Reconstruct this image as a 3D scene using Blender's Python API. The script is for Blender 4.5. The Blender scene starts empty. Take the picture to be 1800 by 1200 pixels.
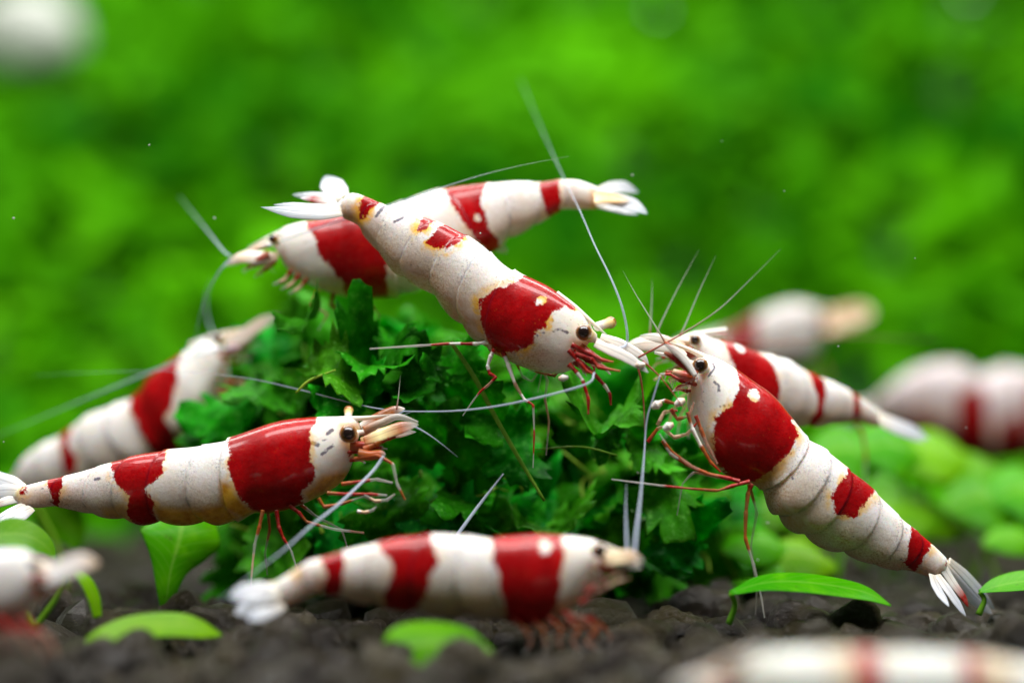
import bpy, math, random
import numpy as np
from mathutils import Vector, Matrix

random.seed(7); rng = np.random.default_rng(7)
S = bpy.context.scene
C = S.collection
S.unit_settings.system = 'METRIC'; S.unit_settings.scale_length = 0.01      # one unit = 1 cm

# ------------------------------------------------------------------ camera
D = 50.0 / 3.0          # distance to the plane of focus (cm): 6 cm of it fill the frame
HC = 1.63               # camera height above the soil
cam = bpy.data.cameras.new('camera'); camo = bpy.data.objects.new('camera', cam); C.objects.link(camo)
camo.location = (0, -D, HC); camo.rotation_euler = (math.pi / 2, 0, 0)
cam.lens = 100; cam.sensor_width = 36; cam.clip_start = 0.5; cam.clip_end = 400
cam.dof.use_dof = True; cam.dof.focus_distance = D - 0.08; cam.dof.aperture_fstop = 0.138
S.camera = camo
# ------------------------------------------------------------------ light: dim room, lamp bars over the tank
W = bpy.data.worlds.new('World'); S.world = W; W.use_nodes = True
bg = W.node_tree.nodes['Background']; bg.inputs[0].default_value = (0.80, 1.0, 0.72, 1); bg.inputs[1].default_value = 0.075
def lamp(name, loc, sx, sy, power, col, rot=(0, 0, 0)):
    l = bpy.data.lights.new(name, 'AREA'); l.shape = 'RECTANGLE'; l.size = sx; l.size_y = sy
    l.energy = power; l.color = col
    o = bpy.data.objects.new(name, l); C.objects.link(o); o.location = loc; o.rotation_euler = rot
    return o
lamp('tank_lamp', (2, -6.0, 24), 34, 7, 12800, (1.0, 0.98, 0.96), (math.radians(13), 0, 0))
lamp('tank_lamp', (0, 17.5, 27), 44, 8, 15500, (1.0, 0.99, 0.94))
S.view_settings.view_transform = 'Standard'; S.view_settings.look = 'None'
S.view_settings.exposure = 0.22; S.view_settings.gamma = 1.0; S.view_settings.use_curve_mapping = False
S.cycles.use_denoising = True
S.cycles.max_bounces = 8; S.cycles.transparent_max_bounces = 12

def at(px, py, Y):
    d = D + Y
    return np.array([(px - 900) / 5000 * d, Y, HC - (py - 600) / 5000 * d])

# ------------------------------------------------------------------ materials
class N:
    def __init__(s, name):
        s.m = bpy.data.materials.new(name); s.m.use_nodes = True
        s.t = s.m.node_tree; s.t.nodes.clear()
        s.out = s.new('ShaderNodeOutputMaterial')
    def new(s, t, **kw):
        n = s.t.nodes.new(t)
        for k, v in kw.items(): setattr(n, k, v)
        return n
    def link(s, a, b): s.t.links.new(a, b)
    def put(s, sock, v):
        if isinstance(v, bpy.types.NodeSocket): s.link(v, sock)
        else: sock.default_value = v
    def math(s, op, a, b=0.0, c=0.0, clamp=False):
        n = s.new('ShaderNodeMath', operation=op); n.use_clamp = clamp
        for i, v in enumerate((a, b, c)): s.put(n.inputs[i], v)
        return n.outputs[0]
    def mix(s, f, a, b):
        n = s.new('ShaderNodeMix', data_type='RGBA')
        s.put(n.inputs[0], f); s.put(n.inputs[6], a if not isinstance(a, tuple) else (*a, 1)); s.put(n.inputs[7], b if not isinstance(b, tuple) else (*b, 1))
        return n.outputs[2]
    def noise(s, scale, detail=3.0, rough=0.55, vec=None):
        n = s.new('ShaderNodeTexNoise'); n.inputs['Scale'].default_value = scale
        n.inputs['Detail'].default_value = detail; n.inputs['Roughness'].default_value = rough
        s.link(vec if vec is not None else s.co(), n.inputs['Vector'])
        return n.outputs['Fac']
    def co(s):
        if not hasattr(s, '_co'): s._co = s.new('ShaderNodeTexCoord').outputs['Object']
        return s._co
    def ss(s, x, a, b, lo=0.0, hi=1.0):
        n = s.new('ShaderNodeMapRange', interpolation_type='SMOOTHSTEP')
        for i, v in enumerate((x, a, b, lo, hi)): s.put(n.inputs[i], v)
        return n.outputs[0]
    def attr(s, name, out='Fac'):
        n = s.new('ShaderNodeAttribute'); n.attribute_name = name
        return n.outputs[out]
    def bump(s, h, strength, dist):
        n = s.new('ShaderNodeBump'); n.inputs['Strength'].default_value = strength; n.inputs['Distance'].default_value = dist
        s.link(h, n.inputs['Height']); return n.outputs[0]
    def bsdf(s, **kw):
        p = s.new('ShaderNodeBsdfPrincipled')
        for k, v in kw.items():
            k = k.replace('_', ' ')
            if isinstance(v, tuple) and len(v) == 3 and 'Radius' not in k: v = (*v, 1)
            s.put(p.inputs[k], v)
        return p

def mat_shell():
    n = N('shrimp_shell')
    big = n.math('SUBTRACT', n.noise(9, 3), .5); fine = n.math('SUBTRACT', n.noise(60, 5, .7), .5)
    wob = n.math('ADD', n.math('MULTIPLY', big, .08), n.math('MULTIPLY', fine, .06))
    sd = n.math('ADD', n.attr('red'), wob)
    red = n.ss(sd, -.005, .005)
    edge = n.math('MULTIPLY', n.ss(sd, -.06, -.003), n.ss(n.noise(8, 3), .46, .58), clamp=True)
    # white pigment lies in grains over a warm clear shell
    grain = n.ss(n.noise(90, 4, .7), .36, .60)
    white = n.mix(n.ss(n.noise(6, 4, .6), .40, .66), (.90, .90, .91), (.84, .80, .75))
    white = n.mix(n.math('MULTIPLY', n.math('SUBTRACT', 1.0, grain), .45), white, (.70, .65, .62))
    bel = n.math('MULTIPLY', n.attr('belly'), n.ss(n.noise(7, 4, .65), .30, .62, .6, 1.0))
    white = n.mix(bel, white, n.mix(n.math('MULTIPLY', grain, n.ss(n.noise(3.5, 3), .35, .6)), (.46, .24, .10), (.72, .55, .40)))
    mp = n.new('ShaderNodeMapping'); mp.inputs['Rotation'].default_value = (0, .6, 0); mp.inputs['Scale'].default_value = (20, 26, 58)
    n.link(n.co(), mp.inputs[0])
    fl = n.ss(n.noise(1.0, 4, .65, mp.outputs[0]), .64, .69)
    fl = n.math('MULTIPLY', fl, n.ss(n.noise(2.7, 1), .46, .58))
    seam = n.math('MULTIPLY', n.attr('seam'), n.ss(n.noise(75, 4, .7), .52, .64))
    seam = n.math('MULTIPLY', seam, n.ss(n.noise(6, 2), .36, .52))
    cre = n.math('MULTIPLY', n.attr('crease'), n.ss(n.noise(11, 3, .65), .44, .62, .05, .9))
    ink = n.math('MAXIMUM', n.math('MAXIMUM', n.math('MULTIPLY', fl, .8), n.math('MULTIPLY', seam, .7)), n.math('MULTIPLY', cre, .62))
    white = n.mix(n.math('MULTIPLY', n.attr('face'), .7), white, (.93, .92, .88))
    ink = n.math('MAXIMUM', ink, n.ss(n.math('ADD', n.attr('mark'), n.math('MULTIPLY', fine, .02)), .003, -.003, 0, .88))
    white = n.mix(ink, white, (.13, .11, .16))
    white = n.mix(n.math('MULTIPLY', edge, n.attr('edge')), white, (.88, .50, .02))
    ochc = n.mix(n.ss(n.noise(14, 4), .38, .65), (.55, .24, .012), (.80, .46, .05))
    white = n.mix(n.attr('och'), white, ochc)
    redc = n.mix(n.ss(n.noise(6, 3), .35, .7), (.30, .000, .002), (.46, .0005, .003))
    redc = n.mix(n.ss(n.noise(45, 4, .7), .64, .72, 0, .6), redc, (.70, .14, .03))
    redc = n.mix(n.ss(n.noise(80, 4, .7), .50, .64, 0, .45), redc, (.20, .0, .004))
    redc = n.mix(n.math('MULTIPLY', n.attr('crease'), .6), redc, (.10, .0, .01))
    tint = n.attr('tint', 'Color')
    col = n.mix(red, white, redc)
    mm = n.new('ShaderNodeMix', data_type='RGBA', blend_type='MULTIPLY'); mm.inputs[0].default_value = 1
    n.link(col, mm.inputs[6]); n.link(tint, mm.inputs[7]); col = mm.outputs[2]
    h = n.math('ADD', n.math('MULTIPLY', n.noise(26, 6, .65), 1.0), n.math('MULTIPLY', n.noise(150, 3), .35))
    p = n.bsdf(Base_Color=col, Roughness=n.ss(n.noise(25, 4, .7), .3, .7, .20, .40), Specular_IOR_Level=.28, Subsurface_Weight=n.math('SUBTRACT', .6, n.math('MULTIPLY', red, .35)),
               Subsurface_Radius=(1.0, .55, .3), Subsurface_Scale=.11, Coat_Weight=.55, Coat_Roughness=.07, Coat_IOR=1.35,
               Normal=n.bump(h, .5, .007), IOR=1.40)
    n.link(p.outputs[0], n.out.inputs[0]); return n.m

def mat_col(name, rough=.35, trans=.0, coat=.2, sss=.25):
    """colour comes from the pigment attribute 'col'; its alpha is how clear the shell is"""
    n = N(name)
    a = n.new('ShaderNodeAttribute'); a.attribute_name = 'col'
    c = n.mix(n.ss(n.noise(40, 3), .45, .7, 0, .12), a.outputs['Color'], (.75, .62, .5))
    p = n.bsdf(Base_Color=c, Roughness=rough, Specular_IOR_Level=.3, Subsurface_Weight=sss, Subsurface_Radius=(.8, .5, .3), Subsurface_Scale=.03,
               Coat_Weight=coat, Coat_Roughness=.1, Normal=n.bump(n.noise(60, 3), .3, .004))
    t = n.new('ShaderNodeBsdfTransparent'); mx = n.new('ShaderNodeMixShader')
    n.link(a.outputs['Alpha'], mx.inputs[0]); n.link(t.outputs[0], mx.inputs[1]); n.link(p.outputs[0], mx.inputs[2])
    n.link(mx.outputs[0], n.out.inputs[0]); return n.m

def mat_eye():
    n = N('shrimp_eye'); a = n.attr('col', 'Color')
    p = n.bsdf(Base_Color=a, Roughness=.18, Coat_Weight=.6, Coat_Roughness=.05)
    n.link(p.outputs[0], n.out.inputs[0]); return n.m

def mat_leaf(name, c1, c2, c3, scale, transl=.35, rough=.38, bump=.5, bscale=14, bdist=.012, veins=False):
    n = N(name)
    oi = n.new('ShaderNodeObjectInfo').outputs['Random']
    va = n.new('ShaderNodeVectorMath', operation='ADD'); n.link(n.co(), va.inputs[0])
    cx = n.new('ShaderNodeCombineXYZ'); n.link(n.math('MULTIPLY', oi, 37.0), cx.inputs[0]); n.link(cx.outputs[0], va.inputs[1])
    v = va.outputs[0]
    col = n.mix(n.ss(n.noise(scale, 3, .55, v), .35, .68), c1, c2)
    col = n.mix(n.math('MULTIPLY', n.ss(n.noise(scale * 3.7, 3, .6, v), .52, .72), .6), col, c3)
    if veins:
        ac = n.math('ABSOLUTE', n.attr('acr')); al = n.attr('aln')
        mid = n.ss(ac, .10, .02)
        sw = n.math('FRACT', n.math('SUBTRACT', n.math('MULTIPLY', al, 9.0), n.math('MULTIPLY', ac, 2.2)))
        side = n.math('MULTIPLY', n.ss(n.math('ABSOLUTE', n.math('SUBTRACT', sw, .5)), .10, .02), .5)
        vn = n.math('MAXIMUM', mid, side)
        col = n.mix(n.math('MULTIPLY', vn, .45), col, (.26, .50, .06))
        col = n.mix(n.ss(n.noise(11, 4, .7, v), .60, .70, 0, .6), col, (.06, .12, .01))
    hs = n.new('ShaderNodeHueSaturation'); n.put(hs.inputs['Value'], n.math('ADD', n.math('MULTIPLY', oi, .5), .75)); n.link(col, hs.inputs['Color'])
    n.put(hs.inputs['Hue'], n.math('ADD', n.math('MULTIPLY', n.math('FRACT', n.math('MULTIPLY', oi, 7.3)), .04), .475))
    col = hs.outputs[0]
    b = n.bump(n.math('ADD', n.noise(bscale, 4, .6, v), n.math('MULTIPLY', n.noise(bscale * 4, 3, .5, v), .35)), bump, bdist)
    p = n.bsdf(Base_Color=col, Roughness=rough, Normal=b, IOR=1.4, Specular_IOR_Level=.12)
    t = n.new('ShaderNodeBsdfTranslucent'); n.link(col, t.inputs[0]); n.link(b, t.inputs['Normal'])
    mx = n.new('ShaderNodeMixShader'); mx.inputs[0].default_value = transl
    n.link(p.outputs[0], mx.inputs[1]); n.link(t.outputs[0], mx.inputs[2]); n.link(mx.outputs[0], n.out.inputs[0]); return n.m

def mat_bank():
    n = N('bank_leaves'); a = n.attr('col', 'Color')
    p = n.bsdf(Base_Color=a, Roughness=.6, IOR=1.3, Specular_IOR_Level=.05)
    t = n.new('ShaderNodeBsdfTranslucent'); n.link(a, t.inputs[0])
    mx = n.new('ShaderNodeMixShader'); mx.inputs[0].default_value = .35
    n.link(p.outputs[0], mx.inputs[1]); n.link(t.outputs[0], mx.inputs[2]); n.link(mx.outputs[0], n.out.inputs[0]); return n.m

def mat_soil():
    n = N('soil_granule')
    oi = n.new('ShaderNodeObjectInfo').outputs['Random']
    g = n.new('ShaderNodeNewGeometry').outputs['Position']
    c = n.mix(n.ss(n.noise(1.6, 3, .6, g), .35, .65), (.038, .028, .024), (.074, .060, .026))
    c = n.mix(n.ss(n.noise(26, 4, .65, g), .5, .75), c, (.15, .125, .105))
    c = n.mix(n.ss(n.noise(4.5, 2, .5, g), .58, .70, 0, .5), c, (.045, .052, .010))
    c = n.mix(n.ss(n.noise(60, 2, .5, g), .73, .77), c, (.42, .27, .08))
    hs = n.new('ShaderNodeHueSaturation'); n.put(hs.inputs['Value'], n.math('ADD', n.math('MULTIPLY', oi, .7), .65)); n.link(c, hs.inputs['Color'])
    b = n.bump(n.noise(14, 8, .8, g), 1.0, .13)
    p = n.bsdf(Base_Color=hs.outputs[0], Roughness=.34, Normal=b, Specular_IOR_Level=.3)
    n.link(p.outputs[0], n.out.inputs[0]); return n.m

def mat_simple(name, c1, c2, scale, rough):
    n = N(name)
    p = n.bsdf(Base_Color=n.mix(n.ss(n.noise(scale, 4), .35, .65), c1, c2), Roughness=rough, Normal=n.bump(n.noise(scale * 4, 4), .4, .02))
    n.link(p.outputs[0], n.out.inputs[0]); return n.m

M_SHELL = mat_shell(); M_LIMB = mat_col('shrimp_limb'); M_FAN = mat_col('shrimp_fan', .3, coat=.3); M_FEEL = mat_col('shrimp_feeler', .3, sss=0)
M_EYE = mat_eye()
M_WILT = mat_leaf('wilted_leaf', (.008, .23, .004), (.032, .49, .010), (.15, .66, .07), 1.7, .42, .24, .5, 7, .025)
M_STEM = mat_leaf('leaf_stem', (.16, .38, .03), (.30, .52, .05), (.2, .4, .04), 6, .2)
M_LEAF = mat_leaf('carpet_leaf', (.055, .29, .001), (.115, .39, .001), (.15, .44, .003), 1.8, .42, .36, .3, 8, .008, veins=True)
M_BANK = mat_bank(); M_SOIL = mat_soil()
M_BASE = mat_simple('bank_base', (.01, .07, .006), (.02, .12, .008), 2, .8)
M_BUB = mat_simple('bubble', (.80, .88, .84), (.85, .9, .88), 3, .1)  # opaque pale colour paints in the glint of a clear bubble
M_STONE = mat_simple('pale_stone', (.50, .52, .47), (.42, .44, .40), 3, .6)

# ------------------------------------------------------------------ mesh helpers
def crom(P, n):
    """Catmull-Rom through the rows of P, n samples"""
    P = np.asarray(P, float); m = len(P)
    if m == 2: P = np.vstack([P[0], (P[0] + P[1]) / 2, P[1]]); m = 3
    t = np.linspace(0, m - 1, n); i = np.minimum(t.astype(int), m - 2); f = (t - i)[:, None]
    Q = np.vstack([2 * P[0] - P[1], P, 2 * P[-1] - P[-2]])
    a, b, c, d = Q[i], Q[i + 1], Q[i + 2], Q[i + 3]
    return .5 * (2 * b + (c - a) * f + (2 * a - 5 * b + 4 * c - d) * f ** 2 + (3 * b - a - 3 * c + d) * f ** 3)

def new_obj(name, V, F, mat, parent=None, smooth=True, attrs=None):
    me = bpy.data.meshes.new(name); V = np.asarray(V, float)
    me.from_pydata([tuple(v) for v in V], [], F)
    if smooth: me.polygons.foreach_set('use_smooth', [True] * len(me.polygons))
    for k, a in (attrs or {}).items():
        a = np.asarray(a, np.float32)
        if a.ndim == 2:
            at_ = me.attributes.new(k, 'FLOAT_COLOR', 'POINT'); at_.data.foreach_set('color', a.ravel())
        else:
            at_ = me.attributes.new(k, 'FLOAT', 'POINT'); at_.data.foreach_set('value', a)
    if mat: me.materials.append(mat)
    o = bpy.data.objects.new(name, me); C.objects.link(o)
    if parent: o.parent = parent; 
    return o

def ring_faces(nu, nv, off=0, caps=True):
    F = []
    for i in range(nu - 1):
        for j in range(nv):
            a = off + i * nv + j; b = off + i * nv + (j + 1) % nv
            F.append((a, b, b + nv, a + nv))
    if caps:
        F.append(tuple(off + j for j in range(nv))[::-1]); F.append(tuple(off + (nu - 1) * nv + j for j in range(nv)))
    return F

def loft(P, w, t=None, wdir=None, n=24, nv=8, cols=None, cup=0.0, lin=0.0, band=False, tip=0.0):
    """tube or flattened blade along P; w/t are half width and half thickness per point"""
    P = np.asarray(P, float); m = len(P)
    w = np.asarray(w if np.ndim(w) else [w] * m, float); t = w if t is None else np.asarray(t if np.ndim(t) else [t] * m, float)
    n = max(n, 3); X = crom(P, n); tt = np.linspace(0, 1, n)
    if lin: X = X * (1 - lin) + lin * np.stack([np.interp(tt * (m - 1), np.arange(m), P[:, q]) for q in range(3)], 1)
    def rs(a):
        a = np.asarray(a, float)
        return np.interp(tt * (len(a) - 1), np.arange(len(a)), a)
    w = rs(w); t = rs(t)
    if lin: fr = (tt * (m - 1)) % 1.0; bu = 1.12 - .34 * fr + .16 * np.exp(-((fr - 1) / .09) ** 2); w = w * bu; t = t * bu
    if tip: tp = np.sqrt(np.clip(1 - (np.clip(tt - 1 + tip, 0, 1) / tip) ** 2, .01, 1)); w = w * tp; t = t * np.clip(tp, .3, 1)
    T = np.gradient(X, axis=0); T /= np.linalg.norm(T, axis=1)[:, None] + 1e-12
    if wdir is None:
        ref = np.array([.13, .9, .41]); A = np.cross(T, ref)
    else:
        wd = np.asarray(wdir, float)
        A = wd - T * (T @ wd)[:, None]
    A /= np.linalg.norm(A, axis=1)[:, None] + 1e-12
    B = np.cross(T, A)
    th = np.arange(nv) / nv * 2 * np.pi
    V = X[:, None] + A[:, None] * (w[:, None] * np.cos(th))[..., None] + B[:, None] * (t[:, None] * np.sin(th) + cup * w[:, None] * np.cos(th)[None] ** 2)[..., None]
    V = V.reshape(-1, 3); at_ = None
    if cols is not None:
        cc = np.asarray(cols, float)
        if cc.ndim == 1: cc = cc[None].repeat(2, 0)
        tc = tt * (len(cc) - 1)
        if band: fl_ = np.floor(tc); fr_ = np.clip((tc - fl_ - .5) / .14 + .5, 0, 1); tc = fl_ + fr_
        k = np.stack([np.interp(tc, np.arange(len(cc)), cc[:, q]) for q in range(4)], 1)
        at_ = np.repeat(k, nv, axis=0)
    return V, ring_faces(n, nv), at_

def part(name, VF, mat, parent, base):
    V, F, col = VF
    return new_obj(name, V - base, F, mat, parent, attrs={'col': col} if col is not None else None)

def empty(name, loc, label=None, cat=None, group=None, kind=None):
    o = bpy.data.objects.new(name, None); C.objects.link(o); o.location = loc; o.empty_display_size = .1
    tag(o, label, cat, group, kind); return o
def tag(o, label=None, cat=None, group=None, kind=None):
    for k, v in (('label', label), ('category', cat), ('group', group), ('kind', kind)):
        if v: o[k] = v
    return o

# ------------------------------------------------------------------ shrimp
WH = (.86, .83, .78, 1); RD = (.36, .003, .003, .95); RDT = (.42, .02, .01, .8); OR = (.46, .095, .015, .8); CL = (.72, .70, .66, .32)
CLR = (.60, .30, .22, .42); TAN = (.78, .55, .36, .9); FE = (.55, .64, .80, .48); FEG = (.66, .74, .60, .6); FER = (.36, .06, .03, .85); BRN = (.36, .10, .015, .85)
BLU = (.84, .87, .93, .92); YEL = (.9, .7, .28, 1)

def sdist(P, poly):
    """signed distance, positive inside"""
    poly = np.asarray(poly, float); a = poly; b = np.roll(poly, -1, 0)
    d = np.full(len(P), 1e9); ins = np.zeros(len(P), bool)
    for p, q in zip(a, b):
        e = q - p; w = P - p
        k = np.clip((w @ e) / (e @ e + 1e-12), 0, 1)
        d = np.minimum(d, np.linalg.norm(w - k[:, None] * e, axis=1))
        c = ((p[1] > P[:, 1]) != (q[1] > P[:, 1])) & (P[:, 0] < (q[0] - p[0]) * (P[:, 1] - p[1]) / (q[1] - p[1] + 1e-12) + p[0])
        ins ^= c
    return np.where(ins, d, -d)

class Shrimp:
    def __init__(s, label, st, yh, yt, cb, red=(), spots=(), och=(), belly=0.0, edge=.22, seams=None, marks=(), roll=0.0, width=.74, tint=(1, 1, 1), NU=400, NV=72, group='red and white shrimps'):
        st = np.asarray(st, float)
        hx, tx = st[0, 0], st[-1, 0]
        xh = (hx - 900) / 5000 * (D + yh); xt = (tx - 900) / 5000 * (D + yt)
        s.b = (yt - yh) / (xt - xh); s.a = yh - s.b * xh
        nn = math.hypot(1, s.b); s.t = np.array([1, s.b, 0]) / nn; s.n = np.array([-s.b, 1, 0]) / nn
        dor = np.array([s.pt(x, y) for x, y in st[:, :2]]); ven = np.array([s.pt(x, y) for x, y in st[:, 2:]])
        dor = crom(dor, NU); ven = crom(ven, NU); m = len(st)
        c = (dor + ven) / 2; up = (dor - ven) / 2; h = np.linalg.norm(up, axis=1); uh = up / h[:, None]
        s.c, s.h, s.uh = c, h, uh; s.NU = NU; s.m = m; s.roll = roll; s.width = width
        # rounded ends
        arc = np.concatenate([[0], np.cumsum(np.linalg.norm(np.diff(c, axis=0), axis=1))]); L = arc[-1]; s.arc = arc
        e = np.sqrt(np.clip(1 - (1 - np.clip(arc / .10, 0, 1)) ** 2, .02, 1)); e2 = np.sqrt(np.clip(1 - (1 - np.clip((L - arc) / .05, 0, 1)) ** 2, .05, 1))
        hh = h * np.minimum(e, e2)
        cr = np.cos(roll); sr = np.sin(roll)
        upv = uh * cr - s.n * sr; lat = s.n * cr + uh * sr
        s.upv, s.lat = upv, lat
        ic = cb / (m - 1) * (NU - 1); ac = np.interp(ic, np.arange(NU), arc)
        s.ac = ac
        seg = ac + (L - ac) * np.cumsum([.0, .14, .20, .19, .15, .13, .19])
        if seams is not None: seg = np.concatenate([np.interp(np.array(seams) / (m - 1) * (NU - 1), np.arange(NU), arc), [L]])
        th = (np.arange(NV) + .5) / NV * 2 * np.pi - np.pi            # 0 = dorsal
        v = np.abs(th) / np.pi
        A, Vv = np.meshgrid(arc, v, indexing='ij')
        # seams run back a little on the flank, and the side plates hang down as rounded lobes
        sh = .10 * np.sin(np.pi * np.clip(Vv * 1.1, 0, 1)) * np.interp(A, [ac - .1, ac, ac + .25, L], [0.3, .4, .9, .5])
        x = A - sh
        k = np.clip(np.searchsorted(seg, x) - 1, -1, 5)
        lo = np.where(k < 0, 0, seg[np.clip(k, 0, 6)]); hi = np.where(k < 0, ac, seg[np.clip(k + 1, 0, 6)])
        f = np.clip((x - lo) / (hi - lo), 0, 1)
        saw = np.where(k < 0, .045 * np.clip((f - .8) / .2, 0, 1) ** 2, (.035 + .05 * np.clip((Vv - .25) / .4, 0, 1)) * f ** 1.6 - .014)
        scal = np.where(k < 0, 0, .15 * (np.sin(np.pi * np.clip(f * 1.02 + .01, .02, 1)) ** .6 - .86)) * np.clip((Vv - .5) / .35, 0, 1) * np.interp(A, [ac, ac + .15, L - .5, L - .25, L], [0, 1, 1, 0, 0])
        db = np.min(np.abs(x[..., None] - seg[None, None, :6]), axis=-1)
        crease = np.exp(-(db / .008) ** 2) * (Vv < .93); seamw = np.exp(-(db / .055) ** 2) * (A > ac - .02) * np.clip((.62 - Vv) / .15, 0, 1)
        R = 1 + saw + scal
        wf = np.interp(arc, [0, .1, .3, ac, ac + .4, L], [.55, .72, .95, 1.0, .94, .75]) * width
        q = 1.0
        ct = np.cos(th); sn = np.sin(th)
        zl = np.sign(ct) * np.abs(ct) ** .92
        xl = np.sign(sn) * np.abs(sn) ** .86 * (1 - .10 * ct)
        xl = np.where(ct < -.55, xl * (1 - .25 * ((-ct - .55) / .45)), xl)
        off = upv[:, None] * (hh[:, None] * zl[None] * R)[..., None] + lat[:, None] * ((hh * wf)[:, None] * xl[None] * R)[..., None]
        P = c[:, None] + off
        # pattern is read on the near flank and mirrored to the far one
        jn = np.where(th > 0, np.arange(NV)[::-1], np.arange(NV))
        near = c[:, None] + (P - c[:, None])[:, jn] * .94
        loc = np.stack([near.reshape(-1, 3) @ s.t, near.reshape(-1, 3)[:, 2]], 1)
        sd = np.full(len(loc), -1.0)
        for poly in red: sd = np.maximum(sd, sdist(loc, [s.loc2(p) for p in poly]))
        for (px, py, r) in spots:
            q = s.loc2((px, py)); sd = np.minimum(sd, np.linalg.norm(loc - q, axis=1) - r / 300)
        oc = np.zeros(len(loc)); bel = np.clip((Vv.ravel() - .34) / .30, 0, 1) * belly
        for poly, amt in och: oc = np.maximum(oc, amt * np.clip(sdist(loc, [s.loc2(p) for p in poly]) / .04 + .5, 0, 1))
        mk = np.full(len(loc), 1.0)
        for (pl, r) in marks:
            for p_, q_ in zip(pl[:-1], pl[1:]):
                p_, q_ = s.loc2(p_), s.loc2(q_); e_ = q_ - p_; w_ = loc - p_; t_ = np.clip((w_ @ e_) / (e_ @ e_ + 1e-12), 0, 1)
                mk = np.minimum(mk, np.linalg.norm(w_ - t_[:, None] * e_, axis=1) - r / 300)
        tn = np.ones((len(loc), 4)); tn[:, :3] = tint
        zmin = P[..., 2].min()
        base = np.array([c[NU // 2, 0], c[NU // 2, 1], zmin]); s.base = base
        s.root = empty('striped_shrimp', base, label, 'shrimp', group)
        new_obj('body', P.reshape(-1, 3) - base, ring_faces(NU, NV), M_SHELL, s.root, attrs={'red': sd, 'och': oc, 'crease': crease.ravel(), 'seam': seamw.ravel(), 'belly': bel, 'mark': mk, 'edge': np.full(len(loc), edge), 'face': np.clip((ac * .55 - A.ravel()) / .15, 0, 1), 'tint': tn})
    def pt(s, px, py, dn=0.0):
        """pixel -> point of the shrimp's own upright plane, dn cm behind it"""
        k = (px - 900) / 5000; d = (D + s.a) / (1 - s.b * k) + dn
        return np.array([k * d, d - D, HC - (py - 600) / 5000 * d])
    def loc2(s, p):
        q = s.pt(*p); return np.array([q @ s.t, q[2]])
    def P(s, pts, dn=0.0):
        dn = np.broadcast_to(dn, (len(pts),))
        return [s.pt(p[0], p[1], d) for p, d in zip(pts, dn)]
    def add(s, name, VF, mat): return part(name, VF, mat, s.root, s.base)
    def eye(s, px, py, r, dn, toward, stalk=None):
        c = s.pt(px, py, dn); r = r / 300
        nu, nv = 14, 18
        f = np.asarray(toward, float); f = f / np.linalg.norm(f)
        ph = (np.arange(nu) + .5) / nu * np.pi; th = np.arange(nv) / nv * 2 * np.pi
        a = np.cross(f, [.3, .2, .9]); a /= np.linalg.norm(a); b = np.cross(f, a)
        V = (np.cos(ph)[:, None, None] * f + np.sin(ph)[:, None, None] * (np.cos(th)[None, :, None] * a + np.sin(th)[None, :, None] * b)).reshape(-1, 3)
        col = np.repeat(np.interp(np.cos(ph), [-1, .1, .2, .64, .74, 1], [.1, .1, .1, .2, 1, 1]), nv)
        cc = np.outer(1 - col, [.36, .14, .03, 1]) + np.outer(col, [.012, .004, .004, 1])
        cc[np.repeat(np.cos(ph) < .1, nv)] = (.75, .50, .16, 1)
        par = s.root
        if stalk is not None:
            q = s.pt(stalk[0], stalk[1], stalk[2])
            st = loft([q, (q + c) / 2, c], [r * .75, r * .8, r * .85], n=8, nv=10, cols=[WH, (.8, .62, .3, 1), (.8, .5, .15, 1)])
            par = part('eye_stalk', st, M_LIMB, s.root, s.base)
        new_obj('eye', c + V * r - s.base, ring_faces(nu, nv), M_EYE, par, attrs={'col': cc})
    def tube(s, name, pts, dn, r, cols, mat=None, n=None, lin=0.0, band=False):
        """r is the half thickness in photograph pixels at the plane of focus"""
        r = np.asarray(r if np.ndim(r) else [r] * 2, float) / 300
        return s.add(name, loft(s.P(pts, dn), r, n=n or 10 + 9 * len(pts), nv=7, cols=cols, lin=lin, band=band), mat or M_LIMB)
    def blade(s, name, pts, dn, w, cols, wdir=None, t=.012, mat=None, cup=.1):
        Pn = np.array(s.P(pts, dn)); w = np.asarray(w, float) / 300
        V, F, col = loft(Pn, w, np.full(len(w), t) * np.clip(w / w.max(), .3, 1), wdir=wdir, n=32, nv=40, cols=cols, cup=cup, tip=.22)
        ac = np.tile(np.cos(np.arange(40) / 40 * 2 * np.pi), 32); ln = np.repeat(np.linspace(0, 1, 32), 40)
        rib = np.exp(-((np.abs(ac) - .04) / .07) ** 2) * .8 + .5 * (.5 + .5 * np.cos(ac * 26)) * ln ** .5      # stiff mid rib and finer rays
        col[:, :3] *= (1 - .5 * np.clip(rib, 0, 1))[:, None]; col[:, 3] *= np.clip(1.05 - .35 * ln ** 2 * (.5 + .5 * np.cos(ac * 26 + 1)), 0, 1)
        return s.add(name, (V, F, col), mat or M_FAN)
    def leg(s, pts, dn, cols, r=(5, 4.5, 3.5, 3, 2.2, 1.2), name='leg'): return s.tube(name, pts, dn, np.asarray(r) * .66, cols, lin=.75, band=True, n=16 * len(pts))
    def feeler(s, pts, dn, r=(2.4, 2.2, 1.6, 1.0), cols=(FE,), name='antenna'):
        cols = list(cols); cols = cols * 3 if len(cols) == 1 else cols; cols[-1] = (*cols[-1][:3], .10); r = np.asarray(r) * .8 * np.linspace(1, .6, len(r))
        return s.tube(name, pts, dn, r, cols, M_FEEL, n=14 + 8 * len(pts))
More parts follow.
